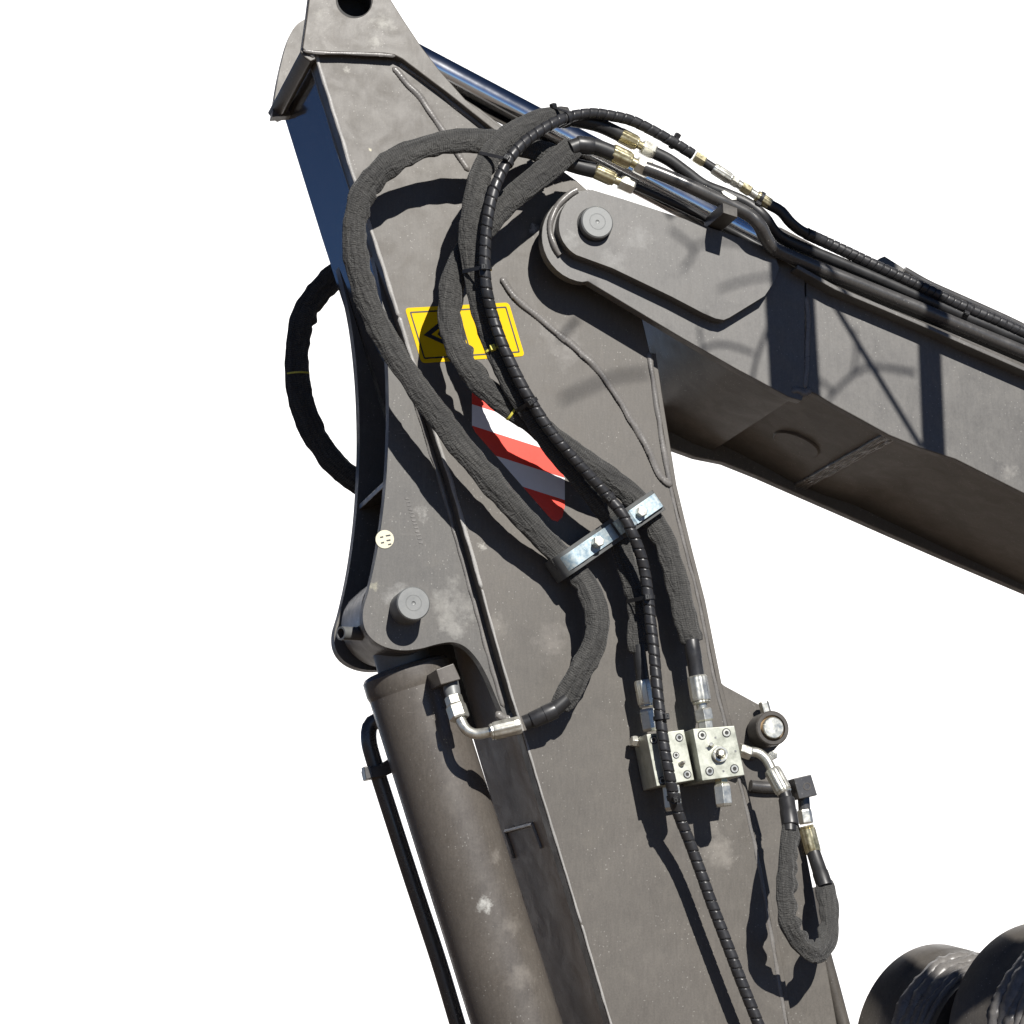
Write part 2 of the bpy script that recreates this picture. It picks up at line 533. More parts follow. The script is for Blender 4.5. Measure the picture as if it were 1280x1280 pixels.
M['yellow_tie'] = simple('yellow_band', (0.62, 0.56, 0.08), 0.5, var=0.1)
M['ink'] = simple('black_ink', (0.012, 0.012, 0.014), 0.5, var=0.1)
M['red'] = simple('red_reflective_film', (0.80, 0.045, 0.02), 0.45, var=0.08, scale=18)
M['white'] = simple('white_reflective_film', (0.80, 0.80, 0.82), 0.42, var=0.04, scale=18)
M['cream'] = simple('cream_paper', (0.62, 0.59, 0.45), 0.6, var=0.1)
M['red_plug'] = simple('red_plug', (0.45, 0.03, 0.04), 0.5)
M['bore'] = simple('dark_bore', (0.03, 0.03, 0.03), 0.7)

# ------------------------------------------------------------------ setting
def ground_mat():
    m, nt, bs = new_mat('packed_earth')
    co = nt.nodes.new('ShaderNodeTexCoord').outputs['Object']
    a = tex(nt, co, scale=0.8, detail=8, rough=0.65).outputs[0]
    nt.links.new(mixc(nt, ramp(nt, a, 0.3, 0.7), (0.078, 0.055, 0.037), (0.118, 0.087, 0.062)), bs.inputs['Base Color'])
    bs.inputs['Roughness'].default_value = 0.9
    b = nt.nodes.new('ShaderNodeBump'); b.inputs['Distance'].default_value = 0.03
    nt.links.new(tex(nt, co, scale=9, detail=6).outputs[0], b.inputs['Height'])
    nt.links.new(b.outputs[0], bs.inputs['Normal'])
    return m
g = obj('ground', [(-40, -40, 0), (40, -40, 0), (40, 40, 0), (-40, 40, 0)], [[0, 1, 2, 3]], ground_mat(), smooth=False)
tag(g, 'bare brown earth the machine stands on', 'ground', kind='structure')
bm_, nt_, bs_ = new_mat('white_backdrop_paper')
bs_.inputs['Roughness'].default_value = 0.9
bs_.inputs['Specular IOR Level'].default_value = 0.1
_c = nt_.nodes.new('ShaderNodeTexCoord').outputs['Object']
nt_.links.new(mixc(nt_, ramp(nt_, tex(nt_, _c, scale=0.4).outputs[0], .3, .7), (0.90, 0.90, 0.90), (0.92, 0.92, 0.92)), bs_.inputs['Base Color'])
bv = [(-2.3, 11, .004), (13, 11, .004), (13, 11.15, .004), (-2.3, 11.15, .004)]
bv += [(x, y, 15) for x, y, z in bv]
bd = obj('backdrop', bv, [[0, 1, 5, 4], [1, 2, 6, 5], [2, 3, 7, 6], [3, 0, 4, 7], [4, 5, 6, 7], [3, 2, 1, 0]], bm_, smooth=False)
tag(bd, 'plain white backdrop behind the machine', 'backdrop', kind='structure')

# ================================================================== ARM (the steep member with the stickers)
arm = thing('dipper_stick', 'dark grey steel excavator arm with yellow and striped stickers, running top to bottom', 'excavator arm', P(880, 1290, -.19))
W_LEFT = [(392, 66), (418, 149), (444, 232), (470, 312), (497, 396), (520, 470), (545, 550), (568, 622), (600, 735), (625, 825), (652, 915), (690, 1040), (725, 1155), (768, 1300), (800, 1400)]
R_OUT = [(822, 440), (831, 500), (848, 605), (866, 680), (884, 750), (905, 856), (925, 935), (955, 1060), (975, 1170), (989, 1255), (1000, 1310), (1020, 1400)]
W_RIGHT = [(x - 9, y) for x, y in R_OUT]
W_TOP = [(800, 385), (785, 330), (768, 282), (745, 247), (722, 226), (690, 203), (640, 166), (600, 135), (500, 72)]
web_px = W_LEFT + list(reversed(W_RIGHT)) + W_TOP
plate('side_plate', web_px, 0, .045, M['paint_arm'], arm, 0.004)
plate('rear_side_plate', [(x + 9, y) for x, y in W_LEFT] + list(reversed(W_RIGHT)) + W_TOP, -.35, .03, M['paint_arm'], arm, 0.003, href=0)
# underside flange that follows the plate's left edge, set a little behind it
def ribbon(name, px, href, y0, y1, off, thick, mat, parent, bevel=0.0, label=None):
    """plate standing edge-on: follows the px line on plane href, runs in depth y0..y1, shifted off sideways"""
    ln = PP(px, href)
    a, b = [], []
    for i, p in enumerate(ln):
        t = ln[min(i + 1, len(ln) - 1)] - ln[max(i - 1, 0)]
        nrm = Vector((-t.z, 0, t.x)).normalized()
        a.append(Vector((p.x, 0, p.z)) + nrm * off)
        b.append(Vector((p.x, 0, p.z)) + nrm * (off + thick))
    loop = a + list(reversed(b))
    v, f = prism([Vector((q.x, y0, q.z)) for q in loop], y1 - y0)
    return obj(name, v, f, mat, parent, True, bevel, label=label)
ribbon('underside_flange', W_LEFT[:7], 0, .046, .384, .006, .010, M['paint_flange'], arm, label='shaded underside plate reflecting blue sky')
ribbon('underside_flange', W_LEFT[6:], 0, .046, .384, .006, .010, M['paint_bounce'], arm, label='dusty underside plate beside the cylinder, coloured brown for bounce light')
ribbon('upper_flange', R_OUT, 0, .008, .38, -.001, -.0115, M['paint_arm'], arm, 0.002)
# welds along plate joints
weld('weld_bead', [(x - 11, y) for x, y in R_OUT[:3]], 0.001, .006, M['weld'], arm)
weld('weld_bead', [(x - 11, y) for x, y in R_OUT[2:]], -.001, .0042, M['weld'], arm)
weld('weld_bead', [(626, 347), (645, 372), (668, 392), (700, 418), (728, 442), (752, 468), (776, 503), (796, 536), (812, 565), (824, 592), (833, 603), (841, 606)], 0.002, .0075, M['weld'], arm)
weld('weld_bead', [(491, 84), (508, 103), (527, 124), (543, 148), (560, 172), (573, 192), (586, 214)], 0.001, .007, M['weld'], arm)
weld('weld_bead', [(499, 78), (530, 100), (560, 124), (590, 148), (615, 168)], 0.001, .006, M['weld'], arm)
def weld3(name, pts, r, mat, parent):
    pts = resample(catmull(pts, 8), 0.004)
    sd = random.random() * 40
    v, f, uv = sweep(pts, lambda s, th, L: r * (1 + .04 * math.sin(s * 700) + .4 * noise.noise(Vector((s * 25, sd, th * .3)))), 8)
    return obj(name, v, f, mat, parent, True, uvs=uv, sharp=70)
weld3('weld_bead', [Vector((p.x + .004, .050, p.z)) for p in PP(W_LEFT[:4], 0)], .0055, M['weld'], arm)
# lower lugs that carry the lift cylinder (front and rear)
LUG_L = [(447, 240), (462, 300), (475, 360), (483, 430), (486, 500), (485, 560), (481, 620), (473, 680), (462, 733), (454, 762), (455, 783), (465, 799), (482, 809), (503, 813), (525, 811), (548, 805), (566, 803), (582, 809), (597, 825), (610, 848), (620, 872), (629, 893)]
lug_px = [(p[0], p[1]) for p in smooth2(LUG_L, 4)] + [(634, 897), (640, 890), (622, 830), (597, 740), (562, 618), (514, 468), (466, 308)]
plate('lug_plate', lug_px, -.034, .030, M['paint_lug'], arm, 0.004)
plate('lug_plate', lug_px, -.326, .034, M['paint_lug'], arm, 0.004, href=-.034)
edge_px = [(x - 11, y) for x, y in W_LEFT[4:10]]
weld('weld_bead', [(490, 410), (511, 475), (535, 552), (557, 624), (588, 736), (613, 826), (630, 884)], -.034, .0055, M['weld'], arm)
weld('weld_bead', [(620, 890), (628, 897), (637, 899), (644, 890)], -.030, .008, M['weld'], arm)
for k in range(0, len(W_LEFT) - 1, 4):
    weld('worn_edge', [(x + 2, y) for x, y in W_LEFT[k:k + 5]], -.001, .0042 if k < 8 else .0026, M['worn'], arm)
# cross brace between the lugs
_a, _b = P(484, 606, -.055), P(484, 606, -.055) + Vector((0, .27, 0))
v_, f_ = prism([Vector((_a.x - .002, _a.y, _a.z)), Vector((_a.x + .06, _a.y, _a.z + .02)), Vector((_a.x + .055, _a.y, _a.z + .032)), Vector((_a.x - .004, _a.y, _a.z + .012))], .27)
obj('cross_brace', v_, f_, M['dark_paint'], arm, False, 0.002)
# top ear with the pin hole, its bush, the rear ear and the cross lip
ear_px = [(390, -60), (388, -15), (383, 25), (378, 60), (382, 64), (430, 66), (480, 67), (493, 69), (503, 74), (560, 117), (622, 166), (640, 172), (630, 162), (582, 124), (550, 88), (527, 58), (505, 25), (486, -5), (460, -60)]
plate('ear_plate', ear_px, .020, .030, M['paint_ear'], arm, 0.003, holes=[circle_px(443, 0, 22, 36)])
_h = P(443, 0, .02)
_r = 22 / 567
lathe('bush', Vector((_h.x, -.019, _h.z)), Vector((_h.x, .07, _h.z)), [(0, _r), (0, _r * 1.22), (1, _r * 1.22), (1, _r)], M['bore'], arm, n=36, cap=False)
plate('bush_end', circle_px(441, 12, 27, 32), -.066, .006, M['bore'], arm, 0, holes=[circle_px(450, -8, 11, 20)])
plate('rear_ear', [(p[0], p[1]) for p in smooth2([(340, 146), (344, 118), (350, 86), (359, 52), (368, 34), (381, 24), (398, 20)], 4)] + [(420, 20), (430, 140)], -.33, .03, M['paint_ear'], arm, 0.003)
lip_px = [(375, 64), (379, 60), (393, 64), (395, 74), (388, 77), (381, 72)]
plate('cross_lip', lip_px, .012, .39, M['dark_paint'], arm, 0.003)
weld('weld_bead', [(379, 63), (392, 65), (410, 66), (440, 67), (470, 68), (494, 70)], .018, .004, M['weld'], arm)
weld('weld_bead', [(381, 62), (388, 66), (392, 72)], .012, .006, M['weld'], arm)
# bright ground edge of the side plate on the left
# stickers
def quad(q, u, v):
    a = Vector(q[0]).lerp(Vector(q[1]), u)
    b = Vector(q[3]).lerp(Vector(q[2]), u)
    c = a.lerp(b, v)
    return (c.x, c.y)
YQ = [(506, 385), (636, 378), (656, 445), (527, 454)]
def rrect(q, u0, v0, u1, v1, r, n=4, asp=1.9):
    out = []
    for (cu, cv, a0) in ((u0 + r, v0 + r * asp, 180), (u1 - r, v0 + r * asp, 270), (u1 - r, v1 - r * asp, 0), (u0 + r, v1 - r * asp, 90)):
        for i in range(n + 1):
            a = R(a0 + 90 * i / n)
            out.append(quad(q, cu + r * math.cos(a), cv + r * asp * math.sin(a)))
    return out
ys = plate('warning_sticker', rrect(YQ, 0, 0, 1, 1, .035), .0012, .001, M['yellow'], arm, 0, label='yellow rectangular warning sticker')
for (u0, u1) in ((.035, .47), (.49, .965)):
    plate('border_line', rrect(YQ, u0, .07, u1, .93, .012), .0018, .0005, M['ink'], ys, 0, holes=[rrect(YQ, u0 + .013, .07 + .026, u1 - .013, .93 - .026, .008)])
def tri(q, c, s):
    return [quad(q, c[0] - .20 * s, c[1]), quad(q, c[0] + .13 * s, c[1] - .38 * s), quad(q, c[0] + .13 * s, c[1] + .38 * s)]
plate('warning_triangle', tri(YQ, (.30, .5), 1.0), .0018, .0005, M['ink'], ys, 0, holes=[tri(YQ, (.308, .5), .66)])
plate('symbol', [quad(YQ, .235, .50), quad(YQ, .285, .40), quad(YQ, .31, .46), quad(YQ, .26, .57)], .0018, .0005, M['ink'], ys, 0)
plate('symbol', [quad(YQ, .31, .42), quad(YQ, .39, .46), quad(YQ, .39, .58), quad(YQ, .29, .60)], .0018, .0005, M['ink'], ys, 0)
def clip(poly, f):
    out = []
    for i in range(len(poly)):
        a, b = poly[i], poly[(i + 1) % len(poly)]
        fa, fb = f(a), f(b)
        if fa >= 0: out.append(a)
        if (fa >= 0) != (fb >= 0):
            t = fa / (fa - fb)
            out.append((a[0] + (b[0] - a[0]) * t, a[1] + (b[1] - a[1]) * t))
    return out
stick = [(590, 492), (594, 480), (602, 474), (612, 480), (700, 585), (706, 598), (706, 632), (703, 646), (697, 652), (690, 650), (594, 540), (590, 532)]
st_o = plate('striped_sticker', stick, .0010, .0008, M['white'], arm, 0, label='red and white diagonally striped reflective sticker')
k0 = 505 - .32 * 590
for (lo, hi) in ((-80, 0), (27, 55), (83, 140)):
    poly = clip(stick, lambda p: (p[1] - .32 * p[0] - k0) - lo)
    poly = clip(poly, lambda p: hi - (p[1] - .32 * p[0] - k0))
    if len(poly) > 2:
        plate('red_stripe', poly, .0016, .0005, M['red'], st_o, 0)
ws = plate('round_label', circle_px(481, 674, 11.5, 24), -.0325, .001, M['cream'], arm, 0, label='small round cream inspection label')
for i, (x, y, w) in enumerate([(475, 671, 4), (482, 669, 6), (483, 675, 5), (476, 678, 4), (485, 680, 4)]):
    plate('ink_mark', [(x, y), (x + w, y - 1), (x + w + .3, y + .8), (x + .3, y + 1.6)], -.0320, .0003, M['ink'], ws, 0)
# stamped number down the lug
for i in range(13):
    x, y = 506 + i * 1.45, 622 + i * 4.6
    plate('stamped_mark', [(x, y), (x + 5, y - 1.2), (x + 5.4, y + (1.0 if i % 3 else 2.6)), (x + .4, y + 1.9)], -.0332, .0006, M['weld'], arm, 0)
# weld-on boss bracket on the right edge (hangs on the arm)
plate('pin_lug', [(898, 850), (906, 857), (930, 870), (950, 881), (975, 897), (984, 920), (966, 940), (940, 950), (925, 945)], -.03, .03, M['paint_arm'], arm, 0.003)
_c = P(966, 910, .035)
lathe('pin_bush', Vector((_c.x, _c.y, _c.z)), Vector((_c.x, .02, _c.z)), [(0, .029), (0.0, .036), (.05, .0385), (1, .0385), (1, .02), (.06, .029)], M['dark_paint'], arm, n=36, cap=False)
lathe('pivot_pin', Vector((_c.x, _c.y - .006, _c.z)), Vector((_c.x, .03, _c.z)), [(0, .022), (.03, .024), (1, .024)], M['zinc'], arm, n=30)
lathe('retaining_ring', Vector((_c.x, _c.y + .008, _c.z)), Vector((_c.x, _c.y + .012, _c.z)), [(0, .0285), (1, .0285)], metal('rusty_ring', (.20, .13, .07), (.32, .22, .12), .6, metallic=.3), arm, n=30)
hexnut('bolt_head', P(958, 892, .0), P(954, 877, .0), .012, M['zinc'], arm)
# lower bracket plate and its pipe at the bottom right
plate('bracket_plate', [(916, 936), (950, 940), (964, 956), (974, 978), (992, 1010), (1001, 1036), (1009, 1070), (1018, 1117), (1026, 1165), (1034, 1210), (1050, 1300), (985, 1300)], -.040, .02, M['paint_arm'], arm, 0.003)
# small welded clip on the underside flange
def on_flange(px, py):
    """point on the underside flange seen at px,py"""
    a, b = P(652, 915, 0), P(725, 1155, 0)
    t = b - a
    nrm = Vector((-t.z, 0, t.x)).normalized()
    a = a + nrm * .004
    d = FWD * FPX + RIGHT * (px - 640) - UP * (py - 640)
    return CAM + d * ((a - CAM).dot(nrm) / d.dot(nrm))
for pts in ([(632, 1039), (666, 1030)], [(632, 1039), (637, 1053), (643, 1073)], [(666, 1030), (671, 1044), (677, 1060)]):
    tube('welded_clip', [on_flange(x, y) for x, y in pts], .0045, M['weld'], arm, n=8, ds=.006)

# ================================================================== BOOM (the beam running off to the right)
boom = thing('excavator_boom', 'dark grey steel boom beam running off to the right behind pipes', 'boom beam', P(1290, 640, -.2))
B_TOP = [(735, 236), (780, 251), (830, 266), (882, 286), (946, 308), (1000, 337), (1006, 341)]
B_LOW = [(1006, 491), (1002, 501), (985, 496), (972, 489), (950, 477), (920, 461), (885, 441), (850, 421), (800, 391), (760, 367), (735, 352)]
head_px = circle_px(735, 295, 58, 18, 95, 268) + B_TOP + B_LOW
plate('head_plate', head_px, .080, .028, M['paint_boom'], boom, 0.004)
plate('rear_plate', [(800, 400), (860, 380), (946, 400), (1100, 480), (1290, 570), (1400, 620), (1600, 711), (1600, 880), (1400, 792), (1290, 743), (1200, 705), (1119, 670), (1060, 644), (991, 614), (950, 596), (905, 578), (870, 571), (845, 562), (800, 545)], -.500, .030, M['paint_boom'], boom, 0.003)
beam_px = [(1008, 342), (1045, 360), (1100, 385), (1180, 420), (1290, 470), (1400, 520), (1600, 611), (1600, 768), (1400, 674), (1290, 622), (1194, 574), (1150, 560), (1111, 544), (1075, 524), (1040, 505), (1022, 494), (1008, 488)]
plate('beam_plate', beam_px, .076, .024, M['paint_boom'], boom, 0.003)
weld('weld_bead', [(1008, 370), (1010, 400), (1009, 440), (1006, 486)], .079, .005, M['weld'], boom)
weld('weld_bead', [(988, 490), (996, 488), (1004, 492), (1009, 490), (1014, 492)], .078, .008, M['weld'], boom)
ear2 = circle_px(742, 281, 43.5, 20, 120, 262) + [(740, 237), (780, 249), (860, 275), (930, 299), (966, 312), (974, 335), (968, 352), (956, 370), (912, 397), (905, 400), (894, 398), (880, 392), (840, 371), (765, 335)]
plate('ear_plate', ear2, .110, .030, M['paint_boom'], boom, 0.004)
weld3('weld_bead', [Vector((p.x, -.082, p.z)) for p in PP(circle_px(739, 286, 51, 14, 140, 250), .082)], .008, M['weld'], boom)
_c = P(743, 281, .11)
lathe('hinge_pin', Vector((_c.x, -.132, _c.z)), Vector((_c.x, -.10, _c.z)), [(.05, .0), (.04, .0035), (0, .0045), (0, .017), (.012, .0175), (.012, .0185), (0, .019), (0.0, .034), (.08, .037), (1, .037)], M['pin'], boom, n=48, cap=False)
lathe('pin_socket', Vector((_c.x, -.1115, _c.z)), Vector((_c.x, -.108, _c.z)), [(0, .0375), (0, .0405), (1, .0405)], M['bore'], boom, n=40, cap=False)
_c2 = P(735, 295, .08)
cyl('boss_collar', Vector((_c.x, -.053, _c.z)), Vector((_c.x, -.002, _c.z)), .082, M['paint_boom'], boom, 40)
# underside: a bent bottom plate
bot = smooth2([(866, 330), (876, 368), (890, 405), (906, 434), (926, 456), (950, 470)], 4)[:-1] + [(950, 470), (975, 483), (1000, 492), (1012, 484), (1040, 498), (1075, 517), (1111, 537), (1150, 553), (1194, 568), (1290, 615), (1400, 667), (1700, 809)]
ribbon('bottom_plate', bot, .066, -.066, .525, .0, .014, M['dark_paint'], boom, label='shaded underside plate of the beam')
# raised disc and seam weld on the underside
def on_under(px, py):
    """point on the underside plate seen at px,py (intersection with the plate's plane)"""
    a, b = P(1022, 489, .066), P(1194, 568, .066)
    t = (b - a); nrm = Vector((-t.z, 0, t.x)).normalized()
    d = FWD * FPX + RIGHT * (px - 640) - UP * (py - 640)
    k = (a - CAM).dot(nrm) / d.dot(nrm)
    return CAM + d * k, nrm, t.normalized()
_a, _b = P(1040, 498, .066), P(1075, 517, .066)
_t = (_b - _a).normalized(); nrm0 = Vector((-_t.z, 0, _t.x))
if nrm0.z > 0: nrm0 = -nrm0
p0 = P(1066, 512, .066); p0.y = .27
lathe('welded_disc', p0 + nrm0 * .0045, p0 - nrm0 * .004, [(0, .056), (.35, .060), (1, .061)], M['dark_paint'], boom, n=40)
_a, _b = P(1111, 537, .066), P(1150, 553, .066)
_t = (_b - _a).normalized(); nrm0 = Vector((-_t.z, 0, _t.x))
if nrm0.z > 0: nrm0 = -nrm0
for k_ in range(4):
    q0 = P(1111, 537, .066) + _t * (.006 + k_ * .0075) + nrm0 * .0012
    weld3('seam_weld', [Vector((q0.x, -.058 + i_ * .0576, q0.z)) for i_ in range(11)], .0052, M['weld'], boom)
# top flange overhanging the beam plate
ribbon('top_flange', [(996, 333), (1045, 360), (1100, 383), (1152, 405), (1186, 420), (1280, 461), (1400, 514), (1650, 625)], .116, -.116, .54, -.005, .010, M['paint_boom'], boom, 0.002)
# pipe support bar: a square bar standing out from the plate, with its foot
plate('support_bar', [(903, 253), (922, 260), (922, 272), (904, 266)], .20, .12, M['dark_paint'], boom, 0.0015)
plate('support_foot', [(883, 283), (902, 290), (902, 316), (883, 308)], .088, .008, M['dark_paint'], boom, 0.0015)
# small lug and strip seen above the hoses
plate('hose_bracket', [(1096, 333), (1099, 323), (1106, 320), (1122, 330), (1134, 338), (1140, 350), (1110, 352)], -.10, .03, M['paint_boom'], boom, 0.002)
tube('hose_rail', PP([(1130, 338), (1160, 355), (1200, 373), (1260, 400), (1300, 420)], -.09), .010, M['pipe'], boom)

# ================================================================== LIFT CYLINDER at the lower left
lift = thing('lift_cylinder', 'thick grey hydraulic lift cylinder with a white scuff, at the lower left', 'hydraulic cylinder', P(649, 1290, -.18))
CA, CB = P(514, 862, -.18), P(649, 1290, -.18)
CB = CA + (CB - CA) * 1.25
AX = (CB - CA).normalized()
RB = .0955
lathe('barrel', CA, CB, [(0, RB), (1, RB)], M['paint_cyl'], lift, n=72)
lathe('gland_ring', CA - AX * .052, CA + AX * .004, [(0, RB * .86), (.06, RB * .97), (.2, RB * 1.03), (.75, RB * 1.035), (.9, RB * 1.01), (1, RB * .995)], M['paint_cyl'], lift, n=72)
EYE = P(490, 774, -.18)
lathe('rod_neck', EYE + AX * .02, CA - AX * .045, [(0, .064), (.4, .062), (1, .060)], M['pin'], lift, n=40)
lathe('rod_eye', Vector((EYE.x, .075, EYE.z)), Vector((EYE.x, .29, EYE.z)), [(0, .05), (0, .086), (.03, .092), (.97, .092), (1, .086)], M['dark_paint'], lift, n=48)
_c = P(517, 754, .035)
lathe('pivot_pin', Vector((_c.x, -.035, _c.z)), Vector((_c.x, .06, _c.z)), [(.02, 0), (.015, .0035), (0, .0045), (0, .016), (.004, .0165), (.004, .0175), (0, .018), (0, .034), (.03, .0365), (1, .0365)], M['pin'], lift, n=48, cap=False)
_g = P(437, 792, -.13)
gt = lathe('grease_fitting_cup', _g + Vector((-.022, -.01, -.002)), _g + Vector((.03, .02, .004)), [(0, .011), (0, .015), (1, .015)], M['pin'], lift, n=20, cap=False)
lathe('plug', _g + Vector((-.008, -.004, 0)), _g + Vector((.02, .01, 0)), [(0, .0), (0, .009), (1, .009)], M['red_plug'], gt, n=16, cap=False)
plate('port_block', [(545, 837), (567, 829), (576, 849), (551, 856)], .0, .11, M['paint_cyl'], lift, 0.002)
# side pipe of the cylinder
tube('oil_pipe', PP([(500, 915, -.24), (488, 903, -.27), (474, 900, -.30), (463, 907, -.31), (461, 925, -.31), (467, 950, -.31), (485, 1007, -.31), (515, 1100, -.31), (548, 1200, -.31), (575, 1290, -.31), (600, 1370, -.31)]), .0182, M['pipe'], lift, n=20)
plate('pipe_clamp', [(457, 961), (476, 955), (492, 945), (499, 962), (482, 970), (460, 974)], -.27, .05, M['dark_paint'], lift, 0.003)
plate('clamp_bolt', [(455, 958), (463, 956), (466, 972), (458, 975)], -.26, .03, M['pipe'], lift, 0.002)

# ================================================================== TILT CYLINDER ROD at the top
tilt = thing('arm_cylinder', 'polished chrome cylinder rod running behind the hoses at the top', 'hydraulic cylinder', P(960, 302, -.12))
TA, TB = P(500, 66, -.17), P(962, 309, -.17)
TD = (TB - TA).normalized()
lathe('chrome_rod', TA - TD * .1, TB, [(0, .040), (1, .040)], M['chrome'], tilt, n=64)
lathe('gland', TB - TD * .012, TB + TD * .75, [(0, .036), (.0, .050), (.02, .054), (1, .054)], M['dark_paint'], tilt, n=48)

# ================================================================== VALVE BLOCKS
def socket_screw(x, y, h, r, parent):
    c = P(x, y, h)
    s = lathe('socket_screw', Vector((c.x, c.y - .0015, c.z)), Vector((c.x, c.y + .01, c.z)), [(.12, r * .5), (0, r * .55), (0, r * .95), (.15, r), (1, r)], M['zinc'], parent, n=20, cap=False)
    lathe('hex_socket', Vector((c.x, c.y - .0003, c.z)), Vector((c.x, c.y + .003, c.z)), [(0, 0), (0, r * .56), (1, r * .56)], M['bore'], s, n=6, cap=False)
    lathe('counterbore', Vector((c.x, c.y - .0008, c.z)), Vector((c.x, c.y + .002, c.z)), [(0, r * 1.0), (0, r * 1.22), (1, r * 1.22)], M['bore'], s, n=20, cap=False)
vb1 = thing('valve_block', 'zinc plated valve block half hidden behind the spiral wrapped hose', 'valve block', P(835, 985, .05), 'valve blocks on the arm')
plate('body', [(808, 918), (855, 912), (868, 975), (821, 983)], .095, .09, M['block'], vb1, 0.0015)
for (x, y) in ((849, 922), (859, 968), (817, 925), (828, 976)): socket_screw(x, y, .095, .0075, vb1)
socket_screw(845, 944, .095, .006, vb1)
lathe('bleed_pin', P(851, 955, .095), P(851, 955, .095) + Vector((0.004, -.012, .004)), [(0, .006), (.7, .005), (1, .003)], M['zinc'], vb1, n=16)
lathe('side_plug', P(803, 928, .03), P(789, 926, .03), [(0, .013), (.8, .013), (1, .011)], M['zinc'], vb1, n=6, bevel=.0008)
hexnut('bottom_nut', P(838, 980, .072), P(842, 1013, .072), .021, M['zinc'], vb1)
vb2 = thing('valve_block', 'zinc plated valve block with centre spindle beside the right edge of the arm', 'valve block', P(905, 972, .05), 'valve blocks on the arm')
plate('body', [(866, 911), (918, 907), (931, 969), (878, 976)], .125, .12, M['block'], vb2, 0.0015)
for (x, y) in ((877.6, 919), (908, 916), (887, 964), (918, 961)): socket_screw(x, y, .125, .0082, vb2)
_c = P(899, 943, .125)
ringo = lathe('spindle_seat', Vector((_c.x, _c.y - .009, _c.z)), Vector((_c.x, _c.y + .004, _c.z)), [(.3, .009), (0, .012), (0, .0165), (.1, .0175), (1, .0175)], M['zinc'], vb2, n=28, cap=False)
lathe('seat_floor', Vector((_c.x, _c.y - .004, _c.z)), Vector((_c.x, _c.y, _c.z)), [(0, 0), (0, .013)], M['bore'], ringo, n=20, cap=False)
hexnut('spindle', P(900, 944, .125), P(902, 941, .15), .0075, M['zinc'], vb2)
lathe('stop_pin', P(890, 932, .124), P(889, 930, .138), [(0, .005), (1, .004)], M['zinc'], vb2, n=14)
for (x, y) in ((893, 921), (918, 938), (903, 963), (882, 934)):
    plate('stamped_mark', [(x, y), (x + 2.4, y - .4), (x + 2.8, y + 2), (x + .4, y + 2.4)], .1253, .0004, M['pin'], vb2, 0)
hexnut('bottom_nut', P(901, 971, .10), P(902, 981, .10), .015, M['brass'], vb2)
hexnut('cap_nut', P(902, 980, .10), P(905, 1008, .10), .020, M['zinc'], vb2)

# ================================================================== HOSES
def hose(name, label, cat, at, group='hydraulic hoses'):
    return thing(name, label, cat, at, group)

def sleeve(name, px, r, parent, seed, flat=(1.26, .60), amp=.13, n=36, crumple=1.0):
    """loose woven sleeve: flattened tube with stitched edges, bunched into folds on the inside of every bend"""
    ds = .005
    pts = resample(catmull(PP(px), 12), ds)
    m = len(pts)
    cv = []
    for i in range(m):
        a, b, c = pts[max(i - 8, 0)], pts[i], pts[min(i + 8, m - 1)]
        t1, t2 = (b - a), (c - b)
        if t1.length < 1e-6 or t2.length < 1e-6:
            cv.append(cv[-1] if cv else 0); continue
        t = (c - a).normalized()
        nn = Vector((0, -1, 0)); nn = (nn - t * nn.dot(t)).normalized()
        cv.append((t2.normalized() - t1.normalized()).dot(t.cross(nn)) / (8 * ds))
    phase = [0.0]
    for i in range(1, m):
        phase.append(phase[-1] + ds / (.050 + .040 * noise.noise(Vector((i * ds * 11, seed, 0)))))
    def rad(s, th, L):
        i = min(m - 1, int(round(s / ds)))
        sn = math.sin(th)
        inner = max(0.0, sn * (1 if cv[i] > 0 else -1))
        gate = max(0.12, min(1.0, .55 + 1.5 * noise.noise(Vector((s * 7.0, seed + 5, 1.3)))))
        A = min(.45, max(0, abs(cv[i]) - 2.0) * .065 * crumple) * gate + (crumple - 1) * .06
        fold = abs(math.sin(math.pi * phase[i] + .9 * math.cos(th) + .6 * noise.noise(Vector((s * 18, th, seed)))))
        a = noise.noise(Vector((s * 11 + seed, math.cos(th) * .9, sn * .9)))
        b = noise.noise(Vector((s * 34 + seed * 2, math.cos(th) * 1.6, sn * 1.6)))
        rdg = 1 - abs(noise.noise(Vector((s * 21 + sn * 1.4, seed * 3, math.cos(th)))) ) * 3.0
        end = min(1, s / .012, (L - s) / .012)
        return r * (.86 + .14 * end) * (1 + .09 * noise.noise(Vector((s * 16, seed * 1.7, 4.0)))) * (1 + amp * a + amp * .5 * b + .10 * max(0, rdg) + .05 * noise.noise(Vector((s * 5, math.cos(th) * 3.5 + seed, sn * 3.5))) + A * inner * (fold - .62) * 1.5 + .10 * abs(sn) ** 10)
    v, f, uv = sweep(pts, rad, n, flat=flat)
    return obj(name, v, f, M['fabric'], parent, True, uvs=uv, sharp=80)

def spiral(name, px, r, parent, pitch=.0225):
    pts = resample(catmull(PP(px), 12), pitch / 16)
    def rad(s, th, L):
        ph = (s / pitch + .35 * th / (2 * math.pi) + (.65 if th > math.pi else 0) * 0) % 1.0
        ph = (s / pitch + th / (2 * math.pi) + .45 * noise.noise(Vector((s * 5.5, 3.3, L)))) % 1.0
        d = min(ph, 1 - ph)
        g = max(0, 1 - d / .075)
        return r * (1 - .24 * g + .05 * (ph - .5) + .015 * noise.noise(Vector((s * 40, th, 0))))
    v, f, uv = sweep(pts, rad, 20)
    return obj(name, v, f, M['plastic'], parent, True, uvs=uv, sharp=40)

